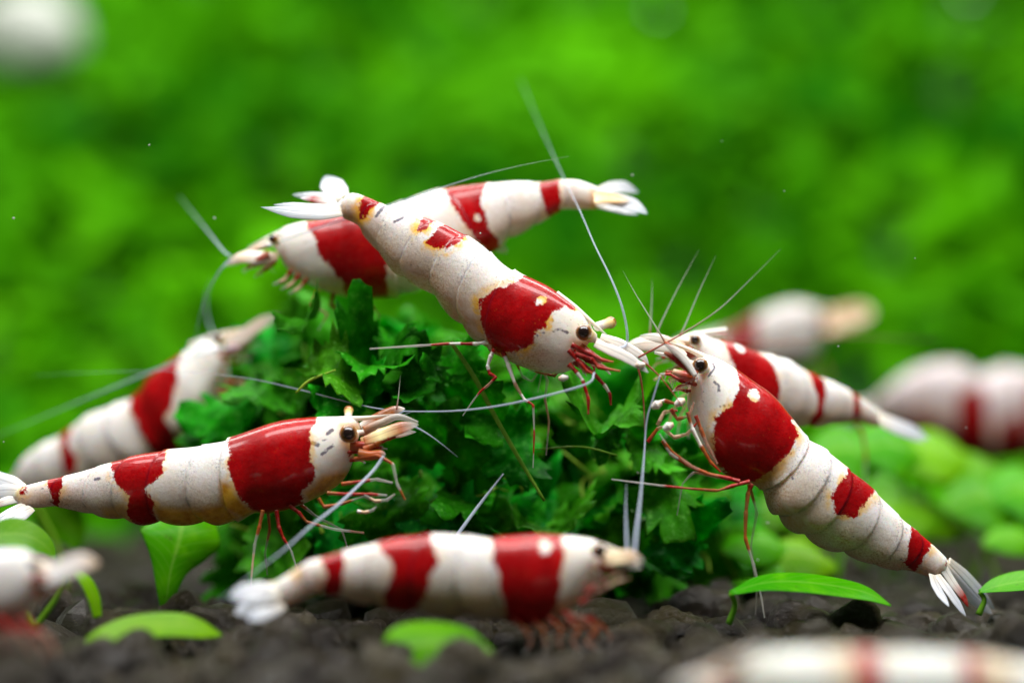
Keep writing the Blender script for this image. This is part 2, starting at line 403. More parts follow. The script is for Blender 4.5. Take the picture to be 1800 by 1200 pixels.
    def head(s, eye, fwd, up, k=1.0, rostrum=True, warm=0.0, cols=None, scales=True, fine=7):
        """scales, antennule and antenna stalks, mouth limbs in the head's own frame (fwd, up in px)"""
        ex, ey = eye; fx, fy = fwd; ux, uy = up
        def q(a, b): return (ex + fx * a + ux * b, ey + fy * a + uy * b)
        wc = cols or [WH, WH, (.88, .84, .78, .75), CL]
        ud = np.array([ux, 0, -uy], float); ud /= np.linalg.norm(ud)
        for sg in (-1, 1):
            o = sg * .085 * k
            if scales: s.blade('antennal_scale', [q(.18, -.28), q(.5, -.22), q(.8, -.24), q(1.05, -.3)], o, [5 * k, 9.5 * k, 9 * k, 2 * k], wc, wdir=ud * .9 + s.n * .45)
            s.tube('antennule', [q(.08, .02), q(.4, .0), q(.62, -.05), q(.85, -.13)], o * .55, [6 * k, 5 * k, 4 * k, 2.4 * k], [WH, BRN, TAN, WH] if warm else [WH, TAN, (.85, .8, .75, .8), CL])
            s.tube('antennule_joint', [q(.40, .01), q(.43, .0), q(.46, -.01)], o * .55, [4.5 * k, 6.2 * k, 4.5 * k], [OR, WH, OR])
            s.tube('antenna_base', [q(.02, -.42), q(.22, -.5), q(.42, -.52)], o * 1.25, [9 * k, 8.5 * k, 5 * k], [OR, RDT, TAN])
            s.leg([q(-.1, -.62), q(.2, -.72), q(.45, -.66), q(.62, -.78)], o * .8, [RDT, RD, RDT, CL], (6 * k, 5.5 * k, 4.5 * k, 2 * k), 'mouth_limb')
            s.leg([q(-.15, -.78), q(.05, -.98), q(.22, -1.05), q(.3, -1.2)], o * .5, [OR, RDT, CLR, CL], (5 * k, 5 * k, 4 * k, 2 * k), 'mouth_limb')
        rr = random.Random(int(ex * 7 + ey))
        for i in range(fine):
            a0 = rr.uniform(-.2, .25); b0 = rr.uniform(-.75, -.35); dx = rr.uniform(.1, .4); dy = rr.uniform(-.5, .0)
            s.leg([q(a0, b0), q(a0 + dx * .5, b0 + dy * .4), q(a0 + dx, b0 + dy * .7), q(a0 + dx + rr.uniform(-.15, .1), b0 + dy - .15)], rr.uniform(-.14, .1) * k, rr.choice([[RD, CLR, RDT, CL], [OR, CL, CLR, CL], [CLR, WH, CL, CL]]), (3.6 * k, 3.4 * k, 2.6 * k, 1.4 * k), 'mouth_palp')
        if rostrum is not False:
            s.tube('rostrum', [q(-.5, .48), q(-.1, .36), q(.25, .2), q(.5, .06)] if rostrum is True else rostrum, -.02, [6 * k, 5.5 * k, 4 * k, 1.2 * k], [WH, WH, (.85, .78, .66, .95), CL])
    def fan(s, blades):
        for (pts, dn, w, cols) in blades:
            Pn = np.array(s.P(pts, dn)); T = Pn[-1] - Pn[0]; T /= np.linalg.norm(T)
            wd = np.cross(T, s.n); wd = wd * (1 if wd[2] > 0 else -1); wd = wd * .8 + s.n * .6
            s.blade('tail_blade', pts, dn, np.asarray(w) * 1.08, cols, wdir=wd, t=.010)

def zm(scale, ox, oy, pts): return [(x / scale + ox, y / scale + oy) for x, y in pts]
Z1 = lambda *p: zm(4.445, 440, 280, p); Z2 = lambda *p: zm(4.445, 800, 440, p); Z3 = lambda *p: zm(4, 0, 680, p); Z4 = lambda *p: zm(4, 380, 660, p)
Z5 = lambda *p: zm(3.4275, 1080, 520, p); Z6 = lambda *p: zm(3.158, 1300, 740, p); Z7 = lambda *p: zm(2.368, 400, 900, p)
ZE = lambda *p: zm(2.338, 380, 280, p); ZF = lambda *p: zm(3.4615, 0, 520, p); ZG = lambda *p: zm(3.157, 1240, 480, p)
FWc = [(.70, .64, .54, 1), (.64, .65, .68, .88), (.60, .63, .70, .74), (.60, .66, .78, .4)]

# --- the shrimp climbing down the leaf pile
a = Shrimp('red and white shrimp walking down over the leaf pile, tail raised, nose to another shrimp',
  [(1052,576,1036,604),(1025,550,1012,642),(1000,528,985,656),(968,505,945,653),(936,489,905,640),(905,476,862,616),(880,460,832,594),(850,432,797,560),(810,408,752,514),
   (760,386,703,488),(717,373,672,452),(682,362,645,420),(655,350,628,396),(625,340,606,384),(604,341,594,374)], -.12, .18, 5,
  red=[Z2((590,190),(700,230),(840,310),(960,440),(945,475),(880,455),(800,490),(760,560),(765,600),(670,630),(655,735),(500,775),(420,775),(330,785),(270,640),(215,395),(330,330),(450,290)),
       Z1((1480,550),(1560,500),(1640,530),(1720,600),(1570,715),(1480,690),(1410,670),(1450,620)), Z1((1370,450),(1470,470),(1360,605),(1320,560)), Z1((900,280),(1030,320),(930,450),(870,470),(850,400))],
  spots=[(958,532,9),(986,514,4)], och=[(Z2((180,360),(300,280),(440,250),(480,260),(330,345),(225,400),(290,760),(240,640)),.55), (Z2((940,690),(1030,690),(1110,740),(1080,790),(900,760)),.6)], belly=0.95, edge=.9, roll=.13, seams=[5, 6.5, 7.7, 8.8, 10.1, 11.4], marks=[(Z2((805,632),(850,618),(905,645)),2.2), (Z2((680,665),(735,645)),2), (Z2((790,540),(800,560)),2), (Z1((1005,450),(1050,385)),3), (Z1((1150,500),(1210,470)),2.5)])
a.eye(1026, 584, 14.5, -.17, (-.05, -1, .15), (1040, 592, -.06)); a.eye(1073, 567, 11, .22, (.5, .6, .5), (1050, 574, .05))
a.head((1026, 588), (104, 52), (22, -48), 1.0, [(978,516),(1010,540),(1040,566),(1068,590)], scales=False, fine=14)
a.feeler([(1050,612),(1080,612),(1100,606),(1102,580),(1092,535),(1072,485),(1045,430),(1020,372),(985,300),(950,222),(915,140)], np.array([-.1,-.1,0,.0,0,.05,.15,.35,.8,1.4,2.1]), (3.2,3.4,3.2,2.6,2.0,1.2))
a.feeler([(1045,655),(1030,675),(940,700),(850,717),(760,723),(660,717),(520,683),(430,664),(300,652),(150,655),(60,660)], np.array([-.2,-.25,-.3,-.3,-.25,-.1,0,.05,.2,.4,.6]), (3.0,2.6,2.0,1.6,1.2,.8))
a.feeler([(1118,634),(1127,670),(1132,720),(1134,790),(1130,850)], -.08, (2.6,2.2,1.6,1), (FER,FER,FE))
a.feeler([(1130,634),(1160,662),(1190,700),(1215,735)], -.1, (2.6,2,1.4,.8), (FER,FER,FER,CLR))
a.feeler([(1122,628),(1160,608),(1205,583),(1262,545),(1310,500),(1372,438)], -.05, (2.6,2,1.6,1), (FER,FER,FEG,FEG))
for dn in (-.12, .16):
    o = dn * .3
    if dn < 0:
        a.leg([(862,600),(838,604),(812,604),(788,604),(745,607),(650,613)], -.1, [WH,WH,RD,WH,RDT,CL,CL], (6.5,5.5,4.5,4,3.4,2.5))
        a.leg(Z2((310,770),(280,820),(255,900),(270,960),(318,990),(260,1050),(200,1100),(150,1160),(60,1290)), -.12, [RD,WH,WH,RD,RD,CLR,RD,CL,CL], (6,6,5,5,4,3.5,2.5,1.5))
        a.leg([(884,618),(893,640),(906,676),(922,702),(937,712),(939,760),(937,822)], -.1, [RD,WH,WH,CLR,WH,RDT,CL,RDT,CL], (6.5,6,5,4,3.4,2.6,1.5))
        a.leg([(1000,640),(1012,652),(1024,668),(1034,700),(1034,728)], -.16, [RD,RD,WH,RD,RD,RD], (7,6,5,5,3))
        a.leg([(1020,636),(1042,655),(1062,676),(1072,692),(1074,712)], -.1, [RD,RD,RD,WH,RD,RDT], (7,6,5,4.5,3))
    else:
        a.leg([(950,640),(962,668),(958,700),(965,740),(960,800)], .14, [OR,CL,TAN,CL], (5,4,3,2))
        a.leg([(905,630),(918,660),(935,670),(955,640),(945,690)], .16, [OR,CL,CL,CL], (4,3,2.4,1.6))
        a.leg([(985,645),(975,660),(950,655),(930,650)], .1, [RD,RDT,OR,CL], (5,4,3.5,2))
for p in ([(1005,606),(1030,618),(1060,633),(1078,636)], [(1000,615),(1015,632),(1032,652),(1042,656)], [(1012,622),(1040,630),(1052,645),(1090,652)]):
    a.leg(p, -.17, [RD, RD, RDT, OR], (7, 6.5, 5.5, 3), 'mouth_limb')
a.blade('antennal_scale', [(1046,604),(1075,616),(1108,632),(1140,655)], -.14, [7,11,10,4], [(.8,.74,.66,1),(.78,.72,.66,1),(.74,.70,.66,.95),(.7,.7,.74,.8)], wdir=np.array([.3,.45,.9]))
a.blade('antennal_scale', [(1056,592),(1090,604),(1125,624),(1140,640)], .02, [7,9,8,3], [(.8,.74,.66,1),(.78,.72,.66,1),(.74,.70,.66,.9),(.7,.7,.74,.7)], wdir=np.array([.3,.45,.9]))
for x, y in ((990, 664), (1125, 641)): a.tube('claw', [(x-8,y+1),(x,y),(x+9,y-1)], -.15, (3, 7, 3), [TAN, WH, WH])
a.fan([([(600,372),(560,374),(510,372),(458,364)], np.array([-.05,-.15,-.25,-.35]), [9,14,12,2], FWc), ([(600,366),(560,366),(515,362),(480,360)], np.array([-.02,-.08,-.15,-.2]), [7,10,8,2], FWc),
       ([(604,345),(592,335),(582,322),(572,309)], np.array([.05,.15,.25,.35]), [10,20,21,9], FWc), ([(598,350),(575,346),(545,344),(514,342)], np.array([0,.08,.15,.22]), [8,10,9,3], FWc),
       ([(606,358),(580,355),(550,350),(528,348)], 0., [11,9,7,3], [WH, WH, RD, BLU])])

# --- the shrimp on the right, climbing up to the pile
b = Shrimp('red and white shrimp with tail fan on the soil and head up against the pile',
  [(1214,630,1208,660),(1235,622,1207,700),(1262,630,1215,738),(1294,648,1233,785),(1325,670,1255,818),(1358,694,1288,842),(1389,730,1318,850),(1418,768,1338,860),(1450,788,1360,905),
   (1490,822,1408,942),(1525,850,1458,966),(1560,885,1508,982),(1590,915,1550,997),(1615,935,1582,1001),(1640,957,1606,1004),(1661,978,1630,1012),(1672,992,1644,1017)], -.05, .02, 7,
  red=[Z5((735,420),(830,470),(940,560),(1060,680),(1075,740),(1055,760),(1090,840),(1020,950),(900,1060),(800,1130),(680,1080),(610,980),(590,850),(580,720),(690,660),(720,560)),
       Z6((600,245),(790,370),(740,400),(640,470),(620,525),(500,505),(480,410)), Z6((940,575),(1090,670),(1000,740),(985,840),(885,780),(920,700)), Z6((1130,770),(1160,780),(1165,810),(1130,800))],
  spots=[(1318,696,9)], och=[(Z5((850,1040),(1000,960),(1010,1040),(880,1130),(800,1140)),.8), (Z5((330,420),(480,480),(470,560),(430,700),(380,640),(380,520)),.5)], belly=0.9, edge=.65, roll=.10, seams=[7, 8.1, 9.0, 10.4, 11.6, 12.9], marks=[(Z5((585,520),(612,545),(608,575)),2.2), (Z5((620,660),(690,655)),2.2), (Z5((580,410),(590,440),(550,490)),1.5), (Z6((270,280),(275,310)),2)])
b.eye(1231, 642, 14, -.18, (-.15, -1, .12), (1238, 648, -.08))
b.head((1231, 646), (-92, -38), (18, -44), 1.0, rostrum=[(1280,648),(1240,628),(1205,612),(1172,600)], cols=[WH, WH, TAN, WH], scales=False, fine=18)
for p in (Z5((500,470),(430,430),(350,370),(300,340)), Z5((470,470),(400,390),(340,310),(300,280))): b.tube('antennule', p, -.2, (6,6,5,3), [OR, RD, RD, OR])
b.blade('antennal_scale', Z5((490,480),(430,390),(370,330),(300,290)), -.22, [5,8,8,3], [WH, WH, (.85,.8,.74,.8), CL], wdir=np.array([.3,.45,.9]))
b.blade('antennal_scale', Z5((430,360),(340,280),(250,250),(150,240)), .05, [5,9,9,4], [WH, TAN, (.85,.8,.74,.7), CL], wdir=np.array([.2,.45,.9]))
for i, p in enumerate((Z5((440,700),(470,800),(520,900),(580,1000),(640,1060)), Z5((490,720),(520,800),(560,900),(620,1010)), Z5((300,800),(360,850),(440,830),(500,760)),
          Z5((290,870),(340,950),(430,1010),(520,1060)), Z5((340,680),(380,740),(450,720),(480,640)), Z5((260,780),(300,700),(380,690)), Z5((240,650),(300,630),(400,660)), Z5((200,880),(260,800),(320,780)))):
    b.leg(p, -.2 + .04 * (i % 4), [(OR, WH, OR, RDT), (RDT, OR, CLR, CLR), (CLR, TAN, CLR, RDT)][i % 3], (5, 5.5, 5, 3), 'mouth_limb')
for x, y in Z5((325, 785), (255, 655), (395, 640)): b.tube('claw', [(x-9,y+5),(x,y),(x+9,y-4)], -.22, (4, 8.5, 4), [WH, WH, TAN])
b.leg([(1318,846),(1290,853),(1261,862),(1197,857),(1138,850),(1075,842)], -.2, [RD,RD,OR,RDT,CL,CL], (6,5.5,4,3.4,2.8,1.8))
b.leg([(1300,846),(1284,841),(1243,832),(1214,818),(1180,792),(1159,762)], -.24, [RD,RD,OR,CLR,OR,CL], (6,5.5,5,4,3,2))
b.leg([(1322,850),(1315,866),(1311,900),(1310,945),(1324,990),(1338,1048),(1344,1085)], -.18, [RD,OR,BRN,OR,CL,CL,CL], (6,6,5.5,5,4,3,2.2))
b.leg([(1300,846),(1262,838),(1220,830),(1200,850),(1190,905)], .12, [OR,CLR,CL,CL], (5,4,3,2))
b.leg([(1316,850),(1330,900),(1320,960),(1330,1040),(1328,1080)], .16, [OR,CL,CL,CL], (5,4,3,2))
for p, dn in (([(1172,606),(1150,570),(1118,518),(1095,476)], -.1), ([(1155,590),(1160,572),(1190,510),(1228,440)], .35), ([(1195,590),(1205,570),(1230,510),(1258,450)], .3), ([(1142,590),(1144,560),(1146,520),(1146,490)], .45)):
    b.feeler(p, dn, (2.6, 2, 1.4, .8), (FER, FEG, FEG, FEG))
b.feeler([(1160,660),(1148,700),(1136,745),(1130,840),(1118,940)], -.25, (2,2.4,2.6,2), (FE,))
b.fan([([(1662,990),(1685,1022),(1712,1050),(1744,1078)], np.array([.05,.12,.2,.28]), [8,14,15,6], FWc), ([(1668,985),(1695,1010),(1722,1040),(1748,1070)], np.array([.02,.1,.18,.25]), [6,10,11,5], FWc),
       ([(1655,994),(1674,1024),(1692,1048),(1702,1066)], 0., [10,9,7,3], [WH, WH, RD, RD]),
       ([(1638,1010),(1645,1030),(1655,1048),(1668,1066)], np.array([-.08,-.15,-.22,-.3]), [7,10,9,3], FWc), ([(1648,1010),(1664,1034),(1682,1060),(1700,1088)], np.array([-.04,-.1,-.15,-.2]), [6,9,8,2], FWc)])

# --- the shrimp on the left
c = Shrimp('red and white shrimp with ochre belly and long feelers, level beside the leaf pile',
  [(642,738,626,780),(622,732,618,818),(590,731,595,852),(555,732,550,878),(517,735,505,896),(480,742,470,903),(442,755,447,902),(402,771,418,915),(375,778,385,921),(340,784,340,922),
   (292,790,285,921),(250,797,245,921),(212,807,205,912),(175,818,165,906),(140,829,128,896),(105,838,98,890),(75,845,68,892),(45,853,40,889),(25,858,22,884)], -.1, .0, 7,
  red=[Z4((110,420),(250,340),(500,270),(725,270),(725,340),(690,400),(690,600),(720,700),(630,790),(620,890),(500,960),(340,985),(270,930),(170,800),(115,640)),
       Z3((770,520),(920,475),(1170,420),(1165,600),(1060,700),(1110,800),(1110,985),(985,985),(910,880),(940,760),(850,680)), Z3((340,630),(440,610),(450,720),(410,850),(380,770),(340,730)), Z3((140,730),(180,715),(180,750),(150,765))],
  och=[(Z4((880,340),(1000,340),(1090,480),(1060,600),(960,620),(930,520),(890,470)),.75), (Z4((60,730),(110,740),(270,940),(200,985),(60,900)),1.0), (Z4((640,800),(760,690),(960,640),(980,660),(800,830),(640,900)),.9),
       (Z3((1120,830),(1420,840),(1600,800),(1700,900),(1500,990),(1120,990)),.95), (Z3((740,850),(900,800),(930,930),(740,930)),.6)], belly=0.8, edge=.55, roll=.16, seams=[7, 8.5, 10.0, 11.6, 13.0, 14.8], marks=[(Z4((800,408),(832,388)),3), (Z4((690,470),(740,485)),3), (Z4((762,550),(800,515),(838,488)),2.6), (Z4((800,440),(770,455)),1.5), (Z3((690,650),(720,640)),2.5)])
c.eye(612, 762, 16, -.2, (.12, -1, .12), (620, 766, -.12)); c.eye(613, 721, 9, .12, (-.1, .5, .9), (612, 734, .06))
c.head((616, 764), (112, -18), (6, -46), 1.0, warm=1, rostrum=[(560,738),(605,736),(645,734),(690,728)], cols=[(.8,.5,.2,1), BRN, (.7,.5,.4,.6), CL])
c.blade('antennal_scale', [(640,775),(668,765),(705,752),(736,746)], -.15, [8,12,12,4], [OR,(.9,.8,.4,1),(.45,.12,.04,.9),CL], wdir=np.array([.1,.45,.9]))
c.blade('antennal_scale', [(632,752),(660,735),(690,722),(712,718)], .02, [8,9,9,4], [WH,BRN,BRN,WH], wdir=np.array([.1,.45,.9]))
c.tube('antennule', [(640,756),(672,742),(700,732),(735,742)], -.1, (8,7,6,2.5), [BRN, (.6,.5,.42,.7), (.7,.65,.6,.5), CL])
c.leg([(640,790),(660,780),(682,770),(696,768)], -.16, [OR, BRN, RDT, RD], (9,8,7,3), 'mouth_limb')
c.tube('antenna_base', [(630,798),(650,800),(668,798),(676,802)], -.18, (11,9,8,5), [BRN, OR, OR, CL])
for p, cl in (([(622,806),(662,800),(690,815),(698,850),(712,878)], (OR,OR,CL,BRN)), ([(600,850),(640,845),(662,842),(690,848)], (OR,RDT,CL,CL)), ([(575,866),(610,868),(650,868),(680,870)], (BRN,RDT,RDT,CL)), ([(560,875),(570,890),(600,885),(640,872)], (BRN,OR,BRN,CL)),
              ([(640,870),(660,880),(680,878),(694,868)], (CL,TAN,CL,CL)), ([(628,898),(642,900),(655,896),(662,890)], (WH,TAN,CL,CL))):
    c.leg(p, -.2, cl, (5, 5, 4.5, 3), 'mouth_limb')
c.feeler([(674,802),(655,828),(625,858),(590,890),(545,925),(500,965),(450,1003),(380,1060)], np.array([-.2,-.25,-.35,-.5,-.7,-.9,-1.1,-1.5]), (4,4,3.6,3.2,2.6,2))
c.feeler([(722,746),(745,758),(770,775),(805,803)], -.1, (2.6,2,1.4,.8)); c.feeler([(697,720),(700,700),(702,680),(704,660)], .0, (2.2,1.6,1.2,.8), (FER,FEG,FEG))
c.feeler([(710,722),(690,735),(728,722)], -.05, (2,1.5,1), (FE,))
c.leg([(462,896),(456,925),(448,955),(444,990),(440,1040)], -.15, [BRN,OR,CL,TAN,CL], (5,5,4,3,2))
c.leg([(486,896),(490,925),(498,945),(512,968),(525,1010)], -.12, [RD,RD,RDT,CL,CL], (6,5.5,4.5,3,2))
c.leg([(508,888),(525,900),(540,917),(590,930),(640,936)], -.1, [RD,RD,BRN,CL,CLR], (6,5.5,4.5,4,3))
c.leg([(470,890),(474,930),(466,970),(470,1010)], .12, [BRN,OR,CL,CL], (5,4,3,2)); c.leg([(520,880),(560,910),(600,930),(610,960)], .12, [OR,CL,CL,CL], (5,4,3,2))
c.fan([([(40,858),(15,848),(-15,840),(-45,834)], np.array([.05,.12,.18,.25]), [9,16,17,6], FWc), ([(36,862),(10,862),(-20,866),(-50,868)], np.array([.0,.05,.1,.1]), [8,14,14,5], FWc),
       ([(38,872),(10,880),(-20,890),(-45,898)], 0., [11,9,7,3], [WH, WH, OR, WH]), ([(55,892),(35,903),(10,918),(-25,938)], np.array([-.05,-.15,-.25,-.3]), [8,14,14,5], FWc), ([(42,886),(20,900),(0,912),(-20,922)], np.array([-.02,-.1,-.16,-.2]), [7,11,11,5], FWc)])

# --- in front of the pile, on the soil
d = Shrimp('red and white shrimp with broad bands standing on the soil behind a round leaf',
  [(1074,962,1066,996),(1050,950,1045,1030),(1025,944,1012,1062),(985,940,975,1085),(928,938,925,1100),(873,945,888,1090),(845,943,850,1086),(800,938,795,1084),(758,938,745,1078),(700,944,692,1070),
   (650,956,645,1062),(603,968,610,1054),(569,978,585,1047),(540,986,562,1042),(515,1002,540,1050),(495,1015,515,1062),(475,1028,492,1072)], -1.15, -1.35, 5,
  red=[Z7((1090,70),(1400,70),(1370,250),(1370,340),(1320,440),(1250,500),(1160,500),(1130,330),(1105,200)), Z7((600,110),(700,80),(835,70),(860,200),(810,330),(780,435),(680,435),(640,330),(690,250),(670,190),(630,160)),
       Z7((380,165),(470,145),(485,250),(460,340),(385,350),(410,260))], spots=[(953,963,11)], och=[(Z7((780,330),(1150,330),(1200,480),(780,460)),.25), (Z7((1340,360),(1540,300),(1500,420),(1330,440)),.5), (Z7((260,260),(300,220),(320,260),(280,300)),.6)], belly=0.80, roll=.12)
d.eye(1052, 966, 12, -.18, (.3, -1, .1), (1056, 972, -.1))
d.head((1054, 972), (72, 12), (5, -42), .9, rostrum=[(1015,950),(1050,956),(1080,966),(1108,976)])
d.blade('antennal_scale', [(1058,985),(1085,980),(1110,978),(1132,988)], -.1, [10,13,11,5], [TAN,(.9,.75,.5,1),TAN,CL], wdir=np.array([0,.45,.9]))
for i in range(5):
    x = 900 + i * 32
    d.leg([(x,1085),(x+22,1105),(x+34-8*i,1128),(x+20+4*i,1150)], -.12, [RDT,OR,CLR,CL], (6,5,4,2)); d.leg([(x+8,1080),(x+30,1098),(x+46,1118),(x+40,1138)], .12, [RDT,OR,CLR,CL], (6,5,4,2))
for p in ([(1020,1060),(1050,1040),(1085,1022),(1108,1015)], [(1030,1040),(1060,1022),(1085,1008),(1105,1000)], [(985,1075),(1020,1085),(1045,1100),(1050,1125)]):
    d.leg(p, -.1, [RDT, CLR, TAN, CLR], (7,6,5,3), 'mouth_limb')
d.feeler([(1112,1000),(1114,985),(1118,940),(1126,870),(1132,800),(1137,740)], np.array([0,0,.1,.4,.7,.9]), (4,4,3.4,2.6,2)); d.feeler([(1104,985),(1102,960),(1100,900),(1101,850)], np.array([.1,.15,.4,.6]), (3,3,2.4,1.6))
d.fan([([(490,1040),(465,1040),(435,1044),(404,1050)], np.array([-.05,-.1,-.15,-.2]), [12,20,20,8], FWc), ([(492,1050),(465,1056),(440,1066),(412,1078)], np.array([.02,.05,.1,.1]), [12,18,18,8], FWc), ([(490,1034),(468,1034),(448,1038),(428,1044)], .0, [14,10,8,4], [WH,TAN,TAN,BLU]),
       ([(496,1062),(475,1070),(455,1080),(436,1090)], np.array([-.05,-.12,-.2,-.25]), [9,13,12,5], FWc)])

# --- behind the first shrimp
e = Shrimp('red and white shrimp behind the raised tail, crossing the top of the leaf pile',
  [(474,420,488,446),(490,404,502,470),(520,393,530,492),(564,385,580,515),(610,375,640,525),(655,368,700,520),(696,357,745,505),(739,341,800,480),(785,330,850,452),(850,323,890,425),(900,319,915,410),
   (949,320,950,392),(985,316,985,370),(1015,317,1015,368),(1047,328,1045,367),(1060,333,1058,366)], .75, .65, 5,
  red=[ZE((360,240),(430,220),(640,210),(720,420),(700,600),(540,580),(530,500),(430,390),(420,330)), ZE((930,90),(1130,70),(1090,170),(1110,240),(1170,360),(1130,400),(1050,300),(970,180)), ZE((1315,70),(1400,65),(1420,220),(1360,230),(1340,140))],
  spots=[(842,385,6)], och=[(ZE((1540,120),(1600,150),(1600,210),(1540,210)),.7), (ZE((420,500),(520,520),(700,480),(760,560),(700,600),(430,600)),.5)], belly=0.60, roll=.05)
e.eye(481, 420, 9, -.16, (-.5, -1, .5), (488, 426, -.08)); e.eye(462, 428, 7, .12, (-.6, .5, .5), (474, 430, .05))
e.head((478, 428), (-76, 24), (6, -44), .95, rostrum=[(520,400),(490,411),(465,422),(435,436)], cols=[TAN, WH, TAN, CL])
e.feeler([(405,456),(385,478),(360,525),(345,590),(350,640)], np.array([-.1,-.1,0,.2,.4]), (3,2.6,2,1.4)); e.feeler([(405,450),(392,440),(360,400),(315,345)], np.array([0,.1,.4,.8]), (3,2.4,1.6))
e.feeler([(470,432),(560,400),(640,375),(700,356),(770,332),(850,307),(930,288),(1000,275)], np.array([-.1,-.2,-.25,-.35,-.45,-.5,-.55,-.6]), (2.4,2.2,1.8,1.4,1), (FE, FE, FEG))
e.blade('antennal_scale', [(488,450),(455,452),(425,452),(398,462)], -.1, [9,14,12,5], [TAN,WH,(.9,.7,.5,1),CL], wdir=np.array([.1,.45,.9]))
for i in range(4): e.leg([(560 + 28 * i, 510), (548 + 34 * i, 535), (575 + 30 * i, 552), (560 + 34 * i, 580)], -.1 + .07 * (i % 2), [RD, RDT, CLR, CL], (7, 6, 4, 2))
for i in range(3): e.leg([(512 + 14 * i, 475 + 8 * i), (500 + 12 * i, 492 + 8 * i), (480 + 14 * i, 500 + 8 * i)], -.08, [RDT, TAN, CL], (7, 6, 3), 'mouth_limb')
for i in range(4): e.blade('swimmeret', [(760 + 36 * i, 490 - 22 * i), (770 + 36 * i, 500 - 22 * i), (785 + 36 * i, 508 - 22 * i)], 0., [10, 12, 5], [WH, CL, CL])
e.fan([([(1050,340),(1075,331),(1100,330),(1122,338)], np.array([.05,.1,.15,.2]), [10,13,13,5], FWc), ([(1050,355),(1080,352),(1110,360),(1138,376)], np.array([-.05,-.1,-.15,-.2]), [10,14,14,5], FWc), ([(1044,350),(1062,348),(1085,350),(1106,353)], -.16, [12,12,9,4], [(.85,.6,.3,1),(.8,.42,.1,1),(.85,.42,.1,1),TAN]),
       ([(1050,360),(1075,364),(1100,370),(1122,376)], np.array([-.02,.02,.05,.05]), [8,10,9,4], FWc)])

# --- left, behind the level shrimp
f = Shrimp('blurred red and white shrimp climbing the left edge of the leaf pile, head up',
  [(388,600,404,625),(360,594,400,660),(335,612,385,700),(300,636,365,740),(265,664,345,775),(245,692,310,800),(202,711,270,830),(160,728,220,845),(134,746,180,855),(105,766,140,868),(70,783,100,872),(40,808,65,870),(24,835,40,872),(10,850,20,880)], 1.5, 2.1, 5,
  red=[ZF((1140,340),(1000,390),(830,590),(870,700),(950,830),(1000,960),(1200,930),(1080,750),(1130,650),(1150,500)), ZF((470,740),(380,840),(440,900),(450,1080),(520,1080),(540,980),(480,900),(470,830))], belly=0.50, roll=.05)
f.eye(382, 594, 9, -.15, (.2, -1, .6), (386, 604, -.05))
f.head((386, 602), (82, -44), (-22, -36), .95, rostrum=True, cols=[TAN, TAN, WH, CL])
f.blade('antennal_scale', [(400,612),(430,590),(460,568),(490,552)], -.1, [12,15,13,5], [WH,(.85,.72,.62,.9),(.85,.70,.58,.7),CL], wdir=np.array([-.3,.45,.9]))
for i in range(4): f.leg([(398 - 12 * i, 672 + 18 * i), (425 - 8 * i, 672 + 16 * i), (440 - 12 * i, 690 + 16 * i)], -.1, [RDT, CLR, CLR], (7, 6, 3))
f.feeler([(420,610),(380,615),(300,640),(200,680),(100,722),(-20,772)], np.array([-.2,-.3,-.5,-.6,-.6,-.5]), (3.4,3.4,3.2,3,2.6)); f.feeler([(400,600),(372,580),(362,530),(372,490)], .1, (3,2,1.4))
f.fan([([(15,862),(0,870),(-20,880)], 0., [12,14,6], FWc), ([(14,852),(-5,852),(-25,858)], .1, [10,13,6], FWc)])

# --- behind the right-hand shrimp
g = Shrimp('red and white shrimp partly hidden behind the larger shrimp, slim tail stretched back',
  [(1200,584,1196,622),(1222,581,1205,655),(1250,594,1230,690),(1285,602,1270,715),(1322,616,1310,735),(1350,624,1345,745),(1380,632,1378,748),(1411,650,1410,750),(1440,662,1440,750),(1474,676,1475,745),(1495,688,1495,742),(1512,698,1508,740),(1535,714,1525,746),(1556,730,1546,752)], .5, 1.3, 5,
  red=[ZG((45,330),(120,370),(260,430),(320,560),(330,640),(310,850),(160,750),(60,420)), ZG((525,510),(625,545),(600,700),(590,880),(530,880),(555,700)), ZG((790,630),(832,640),(832,840),(790,840))], spots=[(1286,613,10)], belly=0.60, roll=.08)
g.eye(1222, 597, 10, -.17, (-.2, -1, .1), (1228, 602, -.08))
g.head((1222, 600), (-100, 0), (8, -40), 1.0, rostrum=True, cols=[WH, TAN, WH, CL])
g.blade('antennal_scale', [(1205,612),(1170,606),(1130,604),(1095,612)], -.12, [10,15,14,6], [TAN,WH,(.85,.72,.62,1),CL], wdir=np.array([0,.45,.9]))
g.feeler([(1200,600),(1240,590),(1300,604),(1400,600),(1520,592),(1650,597)], np.array([0,.2,.6,.7,.8,.9]), (2.6,2.4,2,1.6), (FER,FER,CLR))
for i in range(3): g.leg([(1225 + 25 * i, 680), (1195 + 20 * i, 700), (1180 + 16 * i, 730), (1170 + 20 * i, 770)], .0, [RDT, CLR, CLR, CL], (6, 5, 4, 2))
for i in range(3): g.leg([(1205, 640 + 18 * i), (1175, 652 + 20 * i), (1150, 668 + 22 * i)], -.06, [RDT, CLR, TAN], (6, 6, 3), 'mouth_limb')
g.leg([(1500,738),(1515,760),(1522,800),(1520,850)], .3, [BRN,OR,CL], (5,4,3))
g.fan([([(1545,735),(1575,748),(1605,760),(1634,770)], np.array([-.05,-.08,-.1,-.1]), [11,14,13,5], FWc), ([(1545,742),(1572,755),(1600,766),(1626,776)], .05, [9,10,9,4], FWc), ([(1545,730),(1570,742),(1600,752),(1622,758)], .12, [9,11,10,4], FWc)])

